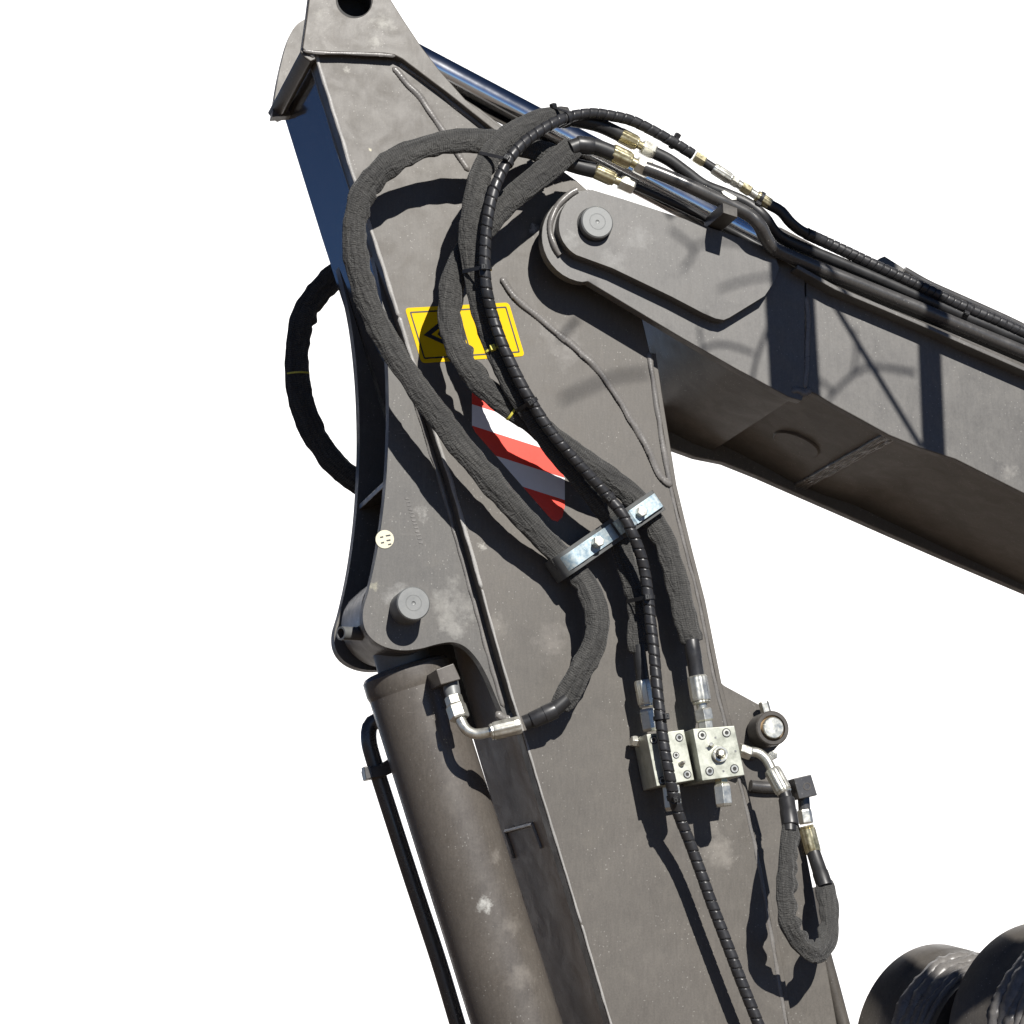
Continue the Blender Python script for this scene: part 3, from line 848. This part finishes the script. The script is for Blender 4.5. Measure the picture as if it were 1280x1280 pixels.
def fitting(parent, a, b, hose_r, big=1.0, m1='zinc', m2='zinc'):
    """crimped ferrule, neck and union nut from a (hose side) to b"""
    ferrule('crimp_ferrule', a, a.lerp(b, .52), hose_r * 1.05 * big, M[m1], parent)
    lathe('neck', a.lerp(b, .5), a.lerp(b, .68), [(0, hose_r * .6), (1, hose_r * .6)], M[m1], parent, n=18)
    hexnut('union_nut', a.lerp(b, .64), b, hose_r * 1.12 * big, M[m2], parent)

# ---- hose A: left-hand loop, from the top fitting to the cylinder port
hA = hose('sleeved_hose', 'fabric sleeved hose looping widest left over the arm down to the lift cylinder port', 'hydraulic hose', P(612, 915, .03))
sleeve('woven_sleeve', [(700, 200, .10), (678, 190, .11), (650, 181, .115), (620, 177, .115), (590, 176, .115), (560, 178, .115), (530, 184, .115), (500, 196, .115), (476, 213, .115), (457, 237, .11), (446, 266, .105), (443, 296, .10), (446, 330, .095), (456, 365, .09), (470, 399, .09), (488, 433, .09), (509, 466, .09), (531, 498, .09), (556, 531, .09), (581, 563, .09), (606, 593, .088), (631, 622, .084), (656, 650, .075), (680, 675, .062), (700, 695, .055), (720, 713, .055), (737, 738, .065), (746, 766, .075), (745, 795, .08), (735, 821, .08), (722, 846, .08), (711, 866, .075), (700, 884, .07)], .0190, hA, 3.1, crumple=1.6)
tube('hose_end', PP([(708, 874, .073), (690, 889, .068), (670, 898, .058), (655, 904, .05)]), .0165, M['rubber'], hA, n=20)
lathe('shrink_tape', P(694, 887, .069), P(664, 901, .057), [(0, .0185), (.05, .0195), (.45, .0195), (.47, .0185), (.95, .0185), (1, .0175)], M['plastic'], hA, n=24)
ferrule('crimp_ferrule', P(651, 906, .048), P(613, 915, .03), .0195, M['zinc'], hA)
tube('elbow_tube', PP([(615, 914.5, .03), (602, 917, .02), (592, 917, .012), (583, 912, .004), (577, 903, -.004), (573, 892, -.01)]), .0115, M['zinc'], hA, n=20, ds=.005)
hexnut('union_nut', P(575, 899, -.008), P(569, 881, -.018), .0225, M['zinc'], hA)
hexnut('adapter_nut', P(569.5, 882, -.018), P(566, 870, -.024), .0195, M['zinc'], hA)
lathe('adapter', P(567, 873, -.023), P(562, 850, -.036), [(0, .016), (.4, .018), (1, .018)], M['pin'], hA, n=22)
tube('hose_end', PP([(742, 213, .10), (722, 208, .10), (704, 202, .10), (690, 196, .105)]), .0175, M['rubber'], hA, n=20)
fitting(hA, P(743, 213, .10), P(792, 235, .10), .0165, m1='brass')

# ---- hose B: big sleeve that crosses behind the bundle and ends on the right valve block
hB = hose('sleeved_hose', 'fabric sleeved hose passing over the yellow sticker to the right valve block', 'hydraulic hose', P(884, 905, .07))
sleeve('woven_sleeve', [(718, 183, .13), (705, 194, .13), (685, 211, .13), (660, 231, .13), (630, 258, .125), (600, 289, .12), (579, 320, .12), (567, 350, .12), (562, 380, .12), (564, 408, .12), (572, 436, .12), (587, 462, .12), (608, 486, .12), (633, 506, .118), (662, 526, .112), (695, 550, .10), (730, 575, .085), (765, 600, .068), (793, 622, .055), (812, 645, .05), (828, 672, .05), (840, 703, .055), (850, 745, .06), (860, 785, .065), (865, 803, .066)], .0188, hB, 9.4, crumple=1.5)
tube('hose_end', PP([(712, 186, .13), (728, 181, .13), (748, 185, .13), (768, 193, .13)]), .0185, M['rubber'], hB, n=22)
lathe('shrink_tape', P(721, 181, .13), P(741, 183, .13), [(0, .0195), (.1, .0205), (.9, .0205), (1, .0195)], M['plastic'], hB, n=24)
fitting(hB, P(764, 190, .13), P(812, 213, .13), .019, m1='brass')
lathe('shrink_tape', P(864, 800, .066), P(871, 846, .068), [(0, .0165), (.03, .0175), (.5, .0175), (.53, .0168), (1, .0168)], M['plastic'], hB, n=24)
ferrule('crimp_ferrule', P(871, 845, .068), P(877, 880, .07), .0215, M['zinc'], hB)
lathe('neck', P(876.5, 878, .07), P(879, 893, .07), [(0, .012), (1, .012)], M['zinc'], hB, n=18)
hexnut('union_nut', P(878, 886, .07), P(881, 902, .07), .0215, M['zinc'], hB)
hexnut('adapter_nut', P(881, 901, .07), P(882.5, 912, .07), .0175, M['zinc'], hB)

# ---- hose C: sleeve tied to the spiral hose, ends on the left valve block
hC = hose('sleeved_hose', 'fabric sleeved hose strapped alongside the spiral wrapped hose, ending on the left valve block', 'hydraulic hose', P(815, 912, .05))
sleeve('woven_sleeve', [(712, 146, .12), (685, 148, .13), (660, 157, .14), (633, 172, .15), (612, 196, .155), (598, 226, .16), (591, 258, .16), (588, 290, .155), (590, 325, .15), (595, 358, .145), (603, 390, .14), (613, 420, .13), (625, 450, .14), (639, 479, .14), (656, 506, .138), (676, 535, .13), (700, 568, .12), (728, 602, .105), (752, 632, .088), (768, 657, .068), (779, 690, .06), (791, 728, .06), (799, 763, .06), (797, 795, .06), (800, 815, .06)], .0172, hC, 15.7, crumple=1.2)
tube('hose_end', PP([(700, 147, .12), (725, 151, .115), (750, 157, .11), (776, 169, .105)]), .0165, M['rubber'], hC, n=20)
fitting(hC, P(774, 168, .105), P(818, 191, .10), .0165, m1='brass')
tube('hose_end', PP([(798, 806, .06), (801, 830, .058), (804, 853, .055)]), .0145, M['rubber'], hC, n=18)
ferrule('crimp_ferrule', P(803, 850, .055), P(809, 884, .052), .0185, M['zinc'], hC)
hexnut('union_nut', P(809, 886, .05), P(814, 914, .05), .020, M['zinc'], hC)

# ---- spiral wrapped hose on the arm
hS = hose('spiral_wrapped_hose', 'thin hose in black spiral wrap running down the arm to the bottom edge', 'hydraulic hose', P(955, 1300, .07))
SP = [(866, 193, .115), (840, 177, .12), (815, 163, .125), (790, 151, .13), (765, 145, .135), (740, 142, .14), (712, 146, .15), (690, 155, .165), (667, 169, .175), (647, 186, .185), (632, 206, .19), (619, 234, .195), (611, 266, .195), (607, 300, .19), (606, 335, .185), (609, 365, .18), (616, 395, .17), (626, 425, .172), (639, 455, .17), (654, 485, .168), (670, 512, .165), (691, 543, .16), (716, 572, .15), (739, 597, .142), (761, 622, .13), (778, 643, .132), (790, 666, .13), (800, 691, .12), (806, 716, .11), (810, 746, .105), (813, 776, .105), (817, 810, .108), (820, 845, .112), (824, 885, .118), (829, 925, .12), (835, 960, .118), (842, 995, .105), (849, 1020, .09), (861, 1050, .078), (874, 1085, .072), (890, 1130, .07), (907, 1175, .07), (926, 1225, .07), (946, 1275, .07), (958, 1305, .07)]
spiral('spiral_wrap', SP, .0126, hS)
# inline coupling at its upper end
def along(a, b, t): return a.lerp(b, t)
ca, cb = P(862, 191, .115), P(966, 258, .115)
hexnut('coupling_nut', along(ca, cb, .06), along(ca, cb, .18), .0135, M['brass'], hS)
lathe('hose_end', along(ca, cb, .16), along(ca, cb, .30), [(0, .0105), (1, .0105)], M['rubber'], hS, n=18)
ferrule('crimp_ferrule', along(ca, cb, .28), along(ca, cb, .50), .0135, M['zinc'], hS)
hexnut('coupling_nut', along(ca, cb, .50), along(ca, cb, .58), .0125, M['zinc'], hS)
lathe('coupling_body', along(ca, cb, .57), along(ca, cb, .63), [(0, .010), (1, .010)], M['zinc'], hS, n=18)
hexnut('coupling_nut', along(ca, cb, .62), along(ca, cb, .73), .0130, M['brass'], hS)
lathe('coupling_body', along(ca, cb, .72), along(ca, cb, .80), [(0, .0095), (1, .0095)], M['zinc'], hS, n=18)
ferrule('crimp_ferrule', along(ca, cb, .80), along(ca, cb, .985), .0135, M['brass'], hS)

# ---- spiral wrapped hose along the beam
hS2 = hose('spiral_wrapped_hose', 'black spiral wrapped hose lying along the top of the boom beam', 'hydraulic hose', P(1290, 420, .115))
tube('bare_hose', PP([(960, 255, .115), (976, 264, .115), (988, 278, .115), (1002, 289, .095), (1020, 297, .085)]), .0125, M['rubber'], hS2, n=18)
spiral('spiral_wrap', [(1008, 292, .092), (1030, 302, .08), (1060, 316, .08), (1100, 335, .08), (1150, 358, .08), (1200, 382, .08), (1250, 403, .08), (1310, 431, .08)], .0140, hS2, .017)

# ---- pipes along the beam
def pipe_thing(label, px, r, mat='pipe', n=20):
    t = thing('oil_pipe', label, 'pipe', P(*px[-1]), 'oil pipes along the boom')
    tube('pipe', PP(px), r, M[mat], t, n=n, ds=.008)
    return t
pp1 = pipe_thing('fat grey steel pipe with a double bend, above the boom support bar', [(806, 210, .14), (830, 219, .15), (860, 232, .16), (890, 246, .16), (922, 261, .16), (938, 270, .16), (949, 281, .16), (957, 297, .14), (967, 310, .125), (984, 319, .11), (1010, 330, .10), (1050, 346, .10), (1100, 366, .10), (1152, 387, .10), (1209, 411, .10), (1274, 438, .10), (1320, 458, .10)], .0158)
plate('weld_tag', [(902, 239), (906, 238), (921, 246), (921, 250), (915, 250), (904, 243)], .175, .006, M['zinc'], pp1, 0.001)
pipe_thing('black pipe running under the fat grey pipe behind the support bar', [(790, 231, .10), (815, 242, .10), (850, 258, .095), (890, 277, .085), (920, 292, .08), (950, 308, .085), (985, 324, .085), (1020, 341, .085), (1060, 358, .085), (1100, 375, .085), (1200, 416, .085), (1320, 467, .085)], .0085, 'rubber')
pipe_thing('black hose squeezed between the spiral wrapped hose and the fat grey pipe', [(814, 189, .10), (836, 200, .10), (858, 216, .10), (880, 232, .10), (910, 244, .10), (936, 256, .105), (955, 272, .11), (968, 290, .09), (988, 303, .075), (1050, 329, .07), (1100, 350, .07), (1200, 394, .07), (1320, 444, .07)], .0145, 'rubber')

# ---- loop hose at the right, from the valve block elbow to the dark block
hR = hose('sleeved_hose', 'short fabric sleeved hose hanging in a U loop at the right edge of the arm', 'hydraulic hose', P(1010, 1190, .02))
hexnut('union_nut', P(924, 937, .06), P(938, 942, .06), .0165, M['zinc'], hR)
tube('elbow_tube', PP([(930, 940, .06), (944, 940, .06), (955, 946, .066), (962, 956, .075), (967, 968, .083)]), .0105, M['zinc'], hR, n=18, ds=.005)
ferrule('crimp_ferrule', P(965, 962, .08), P(981, 992, .10), .0185, M['zinc'], hR)
tube('hose_end', PP([(979, 988, .097), (983, 1000, .105), (986, 1020, .115), (987, 1040, .125)]), .0145, M['rubber'], hR, n=18)
lathe('shrink_tape', P(983, 998, .104), P(988, 1032, .12), [(0, .0165), (.04, .0178), (.42, .0178), (.45, .0188), (.97, .0188), (1, .0175)], M['plastic'], hR, n=24)
sleeve('woven_sleeve', [(988, 1028, .12), (987, 1045, .127), (985, 1072, .135), (983, 1105, .14), (984, 1135, .14), (990, 1160, .135), (1002, 1180, .12), (1017, 1190, .10), (1030, 1183, .08), (1036, 1163, .06), (1036, 1138, .04), (1033, 1115, .02), (1030, 1100, .01)], .0152, hR, 21.3, amp=.30, crumple=3.4)
lathe('shrink_tape', P(1031, 1108, .015), P(1017, 1066, -.012), [(0, .018), (.4, .018), (.45, .0165), (1, .0155)], M['rubber'], hR, n=24)
ferrule('crimp_ferrule', P(1017, 1067, -.02), P(1008, 1032, -.02), .0175, M['brass'], hR)
hexnut('union_nut', P(1008, 1030, -.02), P(1005, 1012, -.02), .0165, M['zinc'], hR)
jb = thing('junction_block', 'small square black steel block above the hanging hose loop', 'pipe block', P(1000, 1000, -.03))
plate('body', [(992, 973), (1014, 968), (1022, 994), (999, 999)], .015, .07, M['pipe'], jb, 0.002)
plate('mark', circle_px(1009, 983, 5, 16), .0156, .0008, M['dark_paint'], jb, 0, holes=[circle_px(1009, 983, 3.6, 16)])
lathe('neck', P(1004, 992, -.02), P(1006, 1020, -.02), [(0, .0135), (1, .0135)], M['pipe'], jb, n=20)
hexnut('boss_bolt', P(966, 944, .0), P(966, 944, .018), .011, M['zinc'], jb)
tube('arm_pipe', PP([(995, 985, -.03), (975, 984, -.03), (955, 984, -.03), (938, 982, -.03)]), .013, M['pipe'], jb, n=16)
lp = thing('oil_pipe', 'straight grey pipe dropping out of the bottom edge right of the arm', 'pipe', P(1058, 1290, -.06), 'oil pipes along the boom')
tube('pipe', PP([(1012, 1110, -.09), (1024, 1170, -.09), (1040, 1230, -.09), (1056, 1290, -.09), (1070, 1340, -.09)]), .0165, M['dark_paint'], lp, n=20)

# ---- hose behind the arm at the left
hL = hose('sleeved_hose', 'dark shaded hose bowing out behind the left edge of the arm', 'hydraulic hose', P(440, 605, -.52))
sleeve('woven_sleeve', [(440, 325, -.52), (418, 345, -.52), (396, 368, -.52), (380, 395, -.52), (373, 425, -.52), (371, 455, -.52), (374, 490, -.52), (384, 525, -.52), (400, 557, -.52), (424, 585, -.52), (450, 604, -.52), (480, 618, -.52)], .0205, hL, 33.0, crumple=1.2)

# ================================================================== HOSE CLAMP
cl = thing('hose_clamp', 'bright zinc strap clamp with two bolts holding the hoses', 'hose clamp', P(760, 670, .0))
o0, u0 = P(703, 707, .0), (P(816, 629, .0) - P(703, 707, .0))
U = u0.normalized(); LEN = u0.length
Wd = Vector((-U.z, 0, U.x))
if Wd.z > 0: Wd = -Wd
def strap(name, prof, half, thick, mat, parent, bevel=.0008):
    """prof: (distance along clamp, height); a strip of width 2*half"""
    top = [o0 + U * a + Vector((0, -h, 0)) for a, h in prof]
    nrm = []
    for i in range(len(top)):
        t = (top[min(i + 1, len(top) - 1)] - top[max(i - 1, 0)]).normalized()
        nrm.append(t.cross(Wd).normalized())
    if nrm[len(nrm) // 2].y > 0: nrm = [-q for q in nrm]
    v, f = [], []
    for p, q in zip(top, nrm):
        v += [p - Wd * half, p + Wd * half, p + Wd * half - q * thick, p - Wd * half - q * thick]
    m = len(top)
    for i in range(m - 1):
        for k in range(4):
            f.append([i * 4 + k, i * 4 + (k + 1) % 4, (i + 1) * 4 + (k + 1) % 4, (i + 1) * 4 + k])
    f.append([0, 1, 2, 3]); f.append([(m - 1) * 4 + k for k in (3, 2, 1, 0)])
    return obj(name, v, f, mat, parent, True, bevel, sharp=40)
def bump_prof(a0, a1, base, humps, n=40, drop0=0.0, drop1=0.0):
    out = []
    for i in range(n + 1):
        a = a0 + (a1 - a0) * i / n
        h = base
        for (c, w, hh) in humps:
            d = abs(a - c) / w
            if d < 1: h = max(h, base + hh * math.sqrt(max(0, 1 - d ** 2.4)))
        out.append((a, h))
    return out
kA, kB, kC = .008, LEN * .96, LEN * .55
strap('strap', [(-.033, .026), (-.034, .046), (-.031, .064), (-.024, .079), (-.013, .088), (.002, .091), (.016, .090), (.032, .084), (.055, .082), (.078, .083), (.094, .088), (.106, .092), (.113, .090)], .0175, .004, M['zinc_blue'], cl)
strap('strap', bump_prof(.117, .165, .092, [(.141, .024, .018)], 24), .0165, .004, M['zinc_blue'], cl)
strap('strap', [(.166, .091), (.18, .089), (.20, .089), (.235, .089), (.241, .087), (.244, .078)], .0175, .004, M['zinc_blue'], cl)
def pad(prof): return strap('rubber_pad', prof, .0260, .022, M['pad'], cl, .003)
pad([(-.038, .014), (-.040, .042), (-.035, .064), (-.026, .078), (-.012, .085), (.004, .0865), (.02, .083), (.05, .076), (.08, .079), (.105, .086), (.122, .086), (.141, .104), (.16, .087), (.178, .081), (.2, .0805), (.225, .0815), (.243, .079), (.249, .068)])
strap('lower_plate', [(-.018, .016), (.06, .014), (.14, .014), (.244, .014)], .019, .010, M['pad'], cl)
for a in (.064, .187):
    p = o0 + U * a
    hexnut('bolt_head', p + Vector((0, -.081, 0)), p + Vector((0, -.104, 0)), .0125, M['zinc'], cl, twist=.2)
    lathe('bolt_shank', p + Vector((0, -.085, 0)), p + Vector((0, .0, 0)), [(0, .007), (1, .007)], M['pin'], cl, n=14)

# ================================================================== TIES
SPV = resample(catmull(PP(SP), 12), .004)
def path_at(pts, px, py):
    best = min(range(len(pts)), key=lambda i: proj_d(pts[i], px, py))
    return pts[best], (pts[min(best + 1, len(pts) - 1)] - pts[max(best - 1, 0)]).normalized()
def proj(p):
    d = p - CAM
    k = FPX / d.dot(FWD)
    return 640 + d.dot(RIGHT) * k, 640 - d.dot(UP) * k
def proj_d(p, px, py):
    a, b = proj(p)
    return (a - px) ** 2 + (b - py) ** 2
def hull2(pts):
    pts = sorted(set((round(x, 6), round(y, 6)) for x, y in pts))
    def half(ps):
        o = []
        for p in ps:
            while len(o) > 1 and (o[-1][0] - o[-2][0]) * (p[1] - o[-2][1]) - (o[-1][1] - o[-2][1]) * (p[0] - o[-2][0]) <= 0:
                o.pop()
            o.append(p)
        return o
    lo, up_ = half(pts), half(pts[::-1])
    return lo[:-1] + up_[:-1]
def tie_on(label, px, py, members, head=0, path=None, mat='tie', w=.0085, name='cable_tie', group='cable ties on the hoses'):
    """band drawn tight round the hoses in members: (path, half width, half height)"""
    p0_, t = path_at(SPV if path is None else path, px, py)
    nn = Vector((0, -1, 0)); nn = (nn - t * nn.dot(t)).normalized()
    b = t.cross(nn)
    cloud = []
    for (pth, ra, rb) in members:
        q = min(pth, key=lambda k: abs((k - p0_).dot(t)) + 0.15 * (k - p0_).length)
        x, y = (q - p0_).dot(b), (q - p0_).dot(nn)
        cloud += [(x + (ra + .0012) * math.sin(R(a)), y + (rb + .0012) * math.cos(R(a))) for a in range(0, 360, 12)]
    ring = hull2(cloud)
    cx = sum(q[0] for q in ring) / len(ring); cy = sum(q[1] for q in ring) / len(ring)
    o = thing(name, label, 'cable tie' if mat == 'tie' else 'marker band', p0_, group)
    v, f = [], []
    n = len(ring)
    for (x, y) in ring:
        out = Vector((x - cx, y - cy)).normalized() * .0016
        q = p0_ + b * x + nn * y
        q2 = p0_ + b * (x + out.x) + nn * (y + out.y)
        v += [q - t * w / 2, q + t * w / 2, q2 + t * w / 2, q2 - t * w / 2]
    for k in range(n):
        k2 = (k + 1) % n
        for j in range(4):
            f.append([k * 4 + j, k * 4 + (j + 1) % 4, k2 * 4 + (j + 1) % 4, k2 * 4 + j])
    obj('band', v, f, M[mat], o, True, sharp=40)
    if head is not None:
        hd = Vector((math.sin(R(head)), math.cos(R(head))))
        x, y = max(ring, key=lambda q: (q[0] * hd.x + q[1] * hd.y) if True else 0)
        rd = (b * hd.x + nn * hd.y).normalized(); sd = t.cross(rd)
        hc = p0_ + b * x + nn * y + rd * .004
        s1, s2, s3 = .0066, .0058, .0050
        box_f = [[0, 3, 2, 1], [4, 5, 6, 7], [0, 1, 5, 4], [1, 2, 6, 5], [2, 3, 7, 6], [3, 0, 4, 7]]
        hv = [hc + t * i * s1 + sd * j * s2 + rd * k * s3 for (i, j, k) in ((-1, -1, -1), (1, -1, -1), (1, 1, -1), (-1, 1, -1), (-1, -1, 1), (1, -1, 1), (1, 1, 1), (-1, 1, 1))]
        ho = obj('lock_head', hv, box_f, M[mat], o, False, .0012)
        if mat == 'tie':
            wv = [hc + t * i * .0042 + sd * j * .0034 + rd * (s3 + .0002) for (i, j) in ((-1, -1), (1, -1), (1, 1), (-1, 1))]
            wv += [p + rd * .0005 for p in wv]
            obj('tail_slot', wv, box_f, M['pad'], ho, False)
            wv = [hc + t * i * .0026 + sd * j * .0016 + rd * (s3 + .0006) for (i, j) in ((-1, -1), (1, -1), (1, 1), (-1, 1))]
            wv += [p + rd * .0005 for p in wv]
            obj('tail_end', wv, box_f, M['tie'], ho, False)
    return o
S_ = (SPV, .0128, .0128)
C_PX = [(712, 146, .12), (685, 148, .13), (660, 157, .14), (633, 172, .15), (612, 196, .155), (598, 226, .16), (591, 258, .16), (588, 290, .155), (590, 325, .15), (595, 358, .145), (603, 390, .14), (613, 420, .13), (625, 450, .14), (639, 479, .14), (656, 506, .138), (676, 535, .13), (700, 568, .12), (728, 602, .105), (752, 632, .088), (768, 657, .068), (779, 690, .06), (791, 728, .06), (799, 763, .06)]
C_ = (resample(catmull(PP(C_PX), 12), .004), .0226, .0112)
cpl = [ca.lerp(cb, i / 20) for i in range(21)]
S2V = resample(catmull(PP([(1060, 316, .08), (1100, 335, .08), (1150, 358, .08), (1200, 382, .08), (1250, 403, .08)]), 10), .004)
BV = resample(catmull(PP([(587, 462, .12), (608, 486, .12), (633, 506, .118), (662, 526, .112)]), 10), .004)
LV = resample(catmull(PP([(373, 425, -.52), (371, 455, -.52), (374, 490, -.52)]), 10), .004)
tie_on('black cable tie on the bundle at the upper left bend', 633, 204, [S_, C_], 25)
tie_on('black cable tie round the bundle just above the yellow sticker', 606, 335, [S_, C_], 20)
tie_on('black cable tie round the bundle beside the striped sticker', 668, 500, [S_, C_], 30)
tie_on('black cable tie just above the zinc hose clamp', 762, 620, [S_], 25)
tie_on('black cable tie midway between the zinc clamp and the valve blocks', 811, 748, [S_, C_], 20)
tie_on('black cable tie at the top of the left valve block', 824, 898, [S_], -20)
tie_on('black cable tie below the left valve block', 843, 996, [S_], 15)
tie_on('black cable tie at the crest of the hose bend', 708, 147, [S_, C_], 62)
tie_on('black cable tie near the brass fittings at the top right', 841, 178, [S_], 68)
tie_on('black cable tie on the inline coupling', 950, 247, [(cpl, .0138, .0138)], 68, path=cpl)
tie_on('black cable tie on the spiral hose along the boom, far right', 1208, 384, [(S2V, .0145, .0145)], 62, path=S2V)
tie_on('thin yellow band on the hose below the yellow sticker edge', 620, 437, [C_], 10, path=C_[0], mat='yellow_tie', w=.005, name='marker_band', group='yellow marker bands')
tie_on('thin yellow band on the hose over the striped sticker', 641, 512, [(BV, .0250, .0124)], None, path=BV, mat='yellow_tie', w=.005, name='marker_band', group='yellow marker bands')
tie_on('thin yellow band on the shaded hose left of the arm', 371, 467, [(LV, .0268, .0150)], None, path=LV, mat='yellow_tie', w=.004, name='marker_band', group='yellow marker bands')

# ================================================================== DOUBLE PIVOT LUG at the lower right
pv = thing('pivot_lug', 'pair of round dark steel lugs with rough welds, at the lower right corner', 'pivot lug', P(1200, 1330, .0))
axd = (RIGHT * .50 - FWD * .85 + UP * .02).normalized()
def drum(c, r, length, hub, hub_len, parent):
    lathe('lug_disc', c, c + axd * length, [(0, r * .965), (.06, r), (.55, r * .99), (.60, r * .975), (.92, r * .97), (1, r * .95)], M['dark_paint'], parent, n=80)
    e = c + axd * (length + .004)
    u = (Vector((0, 0, 1)) - axd * axd.z).normalized(); w = axd.cross(u)
    for (rr, off, br) in ((hub * 1.04, -.004, .018), (hub * 1.03, .016, .017), (hub * 1.01, .036, .014), (hub * 1.0, .054, .011), (hub * .995, .070, .008)):
        pts = [e + axd * off + u * math.cos(R(a)) * rr + w * math.sin(R(a)) * rr for a in range(0, 361, 8)]
        sd = random.random() * 30
        v, f, uv = sweep(resample(catmull(pts, 3), .005), lambda s, th, L: br * (1 + .5 * noise.noise(Vector((s * 16, sd, th * .6))) + .25 * noise.noise(Vector((s * 80, sd, th)))), 10, up=axd)
        obj('weld_collar', v, f, M['weld'], parent, True, uvs=uv, sharp=80)
    lathe('hub', e - axd * .01, e + axd * hub_len, [(0, hub), (1, hub)], M['dark_paint'], parent, n=64)
c1 = P(1163, 1302, -.1)
c2 = P(1290, 1293, .22)
SC = (c1 - CAM).dot(FWD) / FPX
drum(c1, 122 * SC, .12, 106 * SC, .095, pv)
lathe('hub', c1 + axd * .25, c1 + axd * .48, [(0, 99 * SC), (1, 99 * SC)], M['dark_paint'], pv, n=64)
SC2 = (c2 - CAM).dot(FWD) / FPX
drum(c2, 140 * SC2, .12, 121 * SC2, .2, pv)

# ================================================================== unseen steel frame, added to shade the boom and the pivot lugs
fr = thing('shade_frame', 'unseen steel frame added to cast straight shadow bands on the boom', 'steel frame', Vector((3.4, -1.3, 0)))
def lift_to_sun(px, py, h, t):
    p = P(px, py, h)
    return p + Vector((TO_SUN.x, TO_SUN.y, TO_SUN.z)) * (t / -TO_SUN.y)
def bar(name, a, b, w, parent, round_=False):
    lathe(name, a, b, [(0, w), (1, w)], M['dark_paint'], parent, n=18 if round_ else 4, twist=R(45))
T = 1.25
a1, b1 = lift_to_sun(975, 290, .08, T), lift_to_sun(996, 500, .08, T)
a2, b2 = lift_to_sun(1158, 380, .08, T), lift_to_sun(1170, 590, .08, T)
bar('shade_bar', a1 + Vector((0, 0, .45)), b1 - Vector((0, 0, .04)), .062, fr, True)
bar('shade_bar', a2 + Vector((0, 0, .62)), b2 - Vector((0, 0, .02)), .029, fr, True)
bar('brace', lift_to_sun(1020, 340, .08, T), lift_to_sun(1152, 556, .08, T), .0065, fr, True)
zt = a1.z + .45
bar('top_rail', Vector((a1.x - .05, a1.y, zt)), Vector((3.4, a1.y, zt)), .05, fr, True)
bar('post', Vector((3.4, a1.y, zt)), Vector((3.4, a1.y, 0)), .06, fr, True)
for (pts, t_, r_) in (([(806, 300), (828, 288), (850, 268), (880, 250)], 1.7, .0045), ([(830, 302), (850, 318), (862, 330), (846, 352)], 2.6, .0042),
                      ([(858, 326), (885, 316), (920, 320), (960, 318)], 2.7, .0042), ([(870, 445), (884, 434), (900, 430), (924, 435), (944, 443)], 2.0, .0042),
                      ([(940, 476), (944, 455), (951, 433), (962, 404), (966, 380)], 1.9, .0045), ([(874, 408), (876, 425), (880, 440)], 2.1, .0036),
                      ([(890, 378), (925, 366), (965, 360)], 2.6, .004), ([(1022, 470), (1034, 480), (1044, 488)], 2.0, .004),
                      ([(1036, 498), (1048, 484), (1063, 470), (1084, 457), (1110, 458), (1145, 464)], 2.1, .005), ([(1066, 468), (1072, 440), (1070, 410)], 2.3, .004),
                      ([(700, 500), (740, 482), (775, 470), (812, 466)], 3.6, .0060), ([(700, 425), (712, 408), (724, 398)], 2.6, .006)):
    tube('twig', [lift_to_sun(x, y, .08 if x > 815 else 0, t_) for x, y in pts], r_, M['rubber'], fr, n=8, ds=.03)

T3 = 2.3
def sheet(px, h):  # unseen panel, added only to shade the round lugs
    pts = [lift_to_sun(x, y, h, T3) for x, y in px]
    v, f = prism(pts, .02)
    return obj('shade_panel', v, f, M['dark_paint'], fr, False)
sheet([(1082, 1100), (1128, 1100), (1132, 1420), (1082, 1420)], -.03)
sheet([(1150, 1236), (1194, 1225), (1196, 1420), (1150, 1420)], .10)
sheet([(1244, 1205), (1420, 1205), (1420, 1420), (1244, 1420)], .30)
bar('panel_rail', lift_to_sun(1086, 1400, -.03, T3), lift_to_sun(1900, 1400, -.03, T3), .03, fr, True)
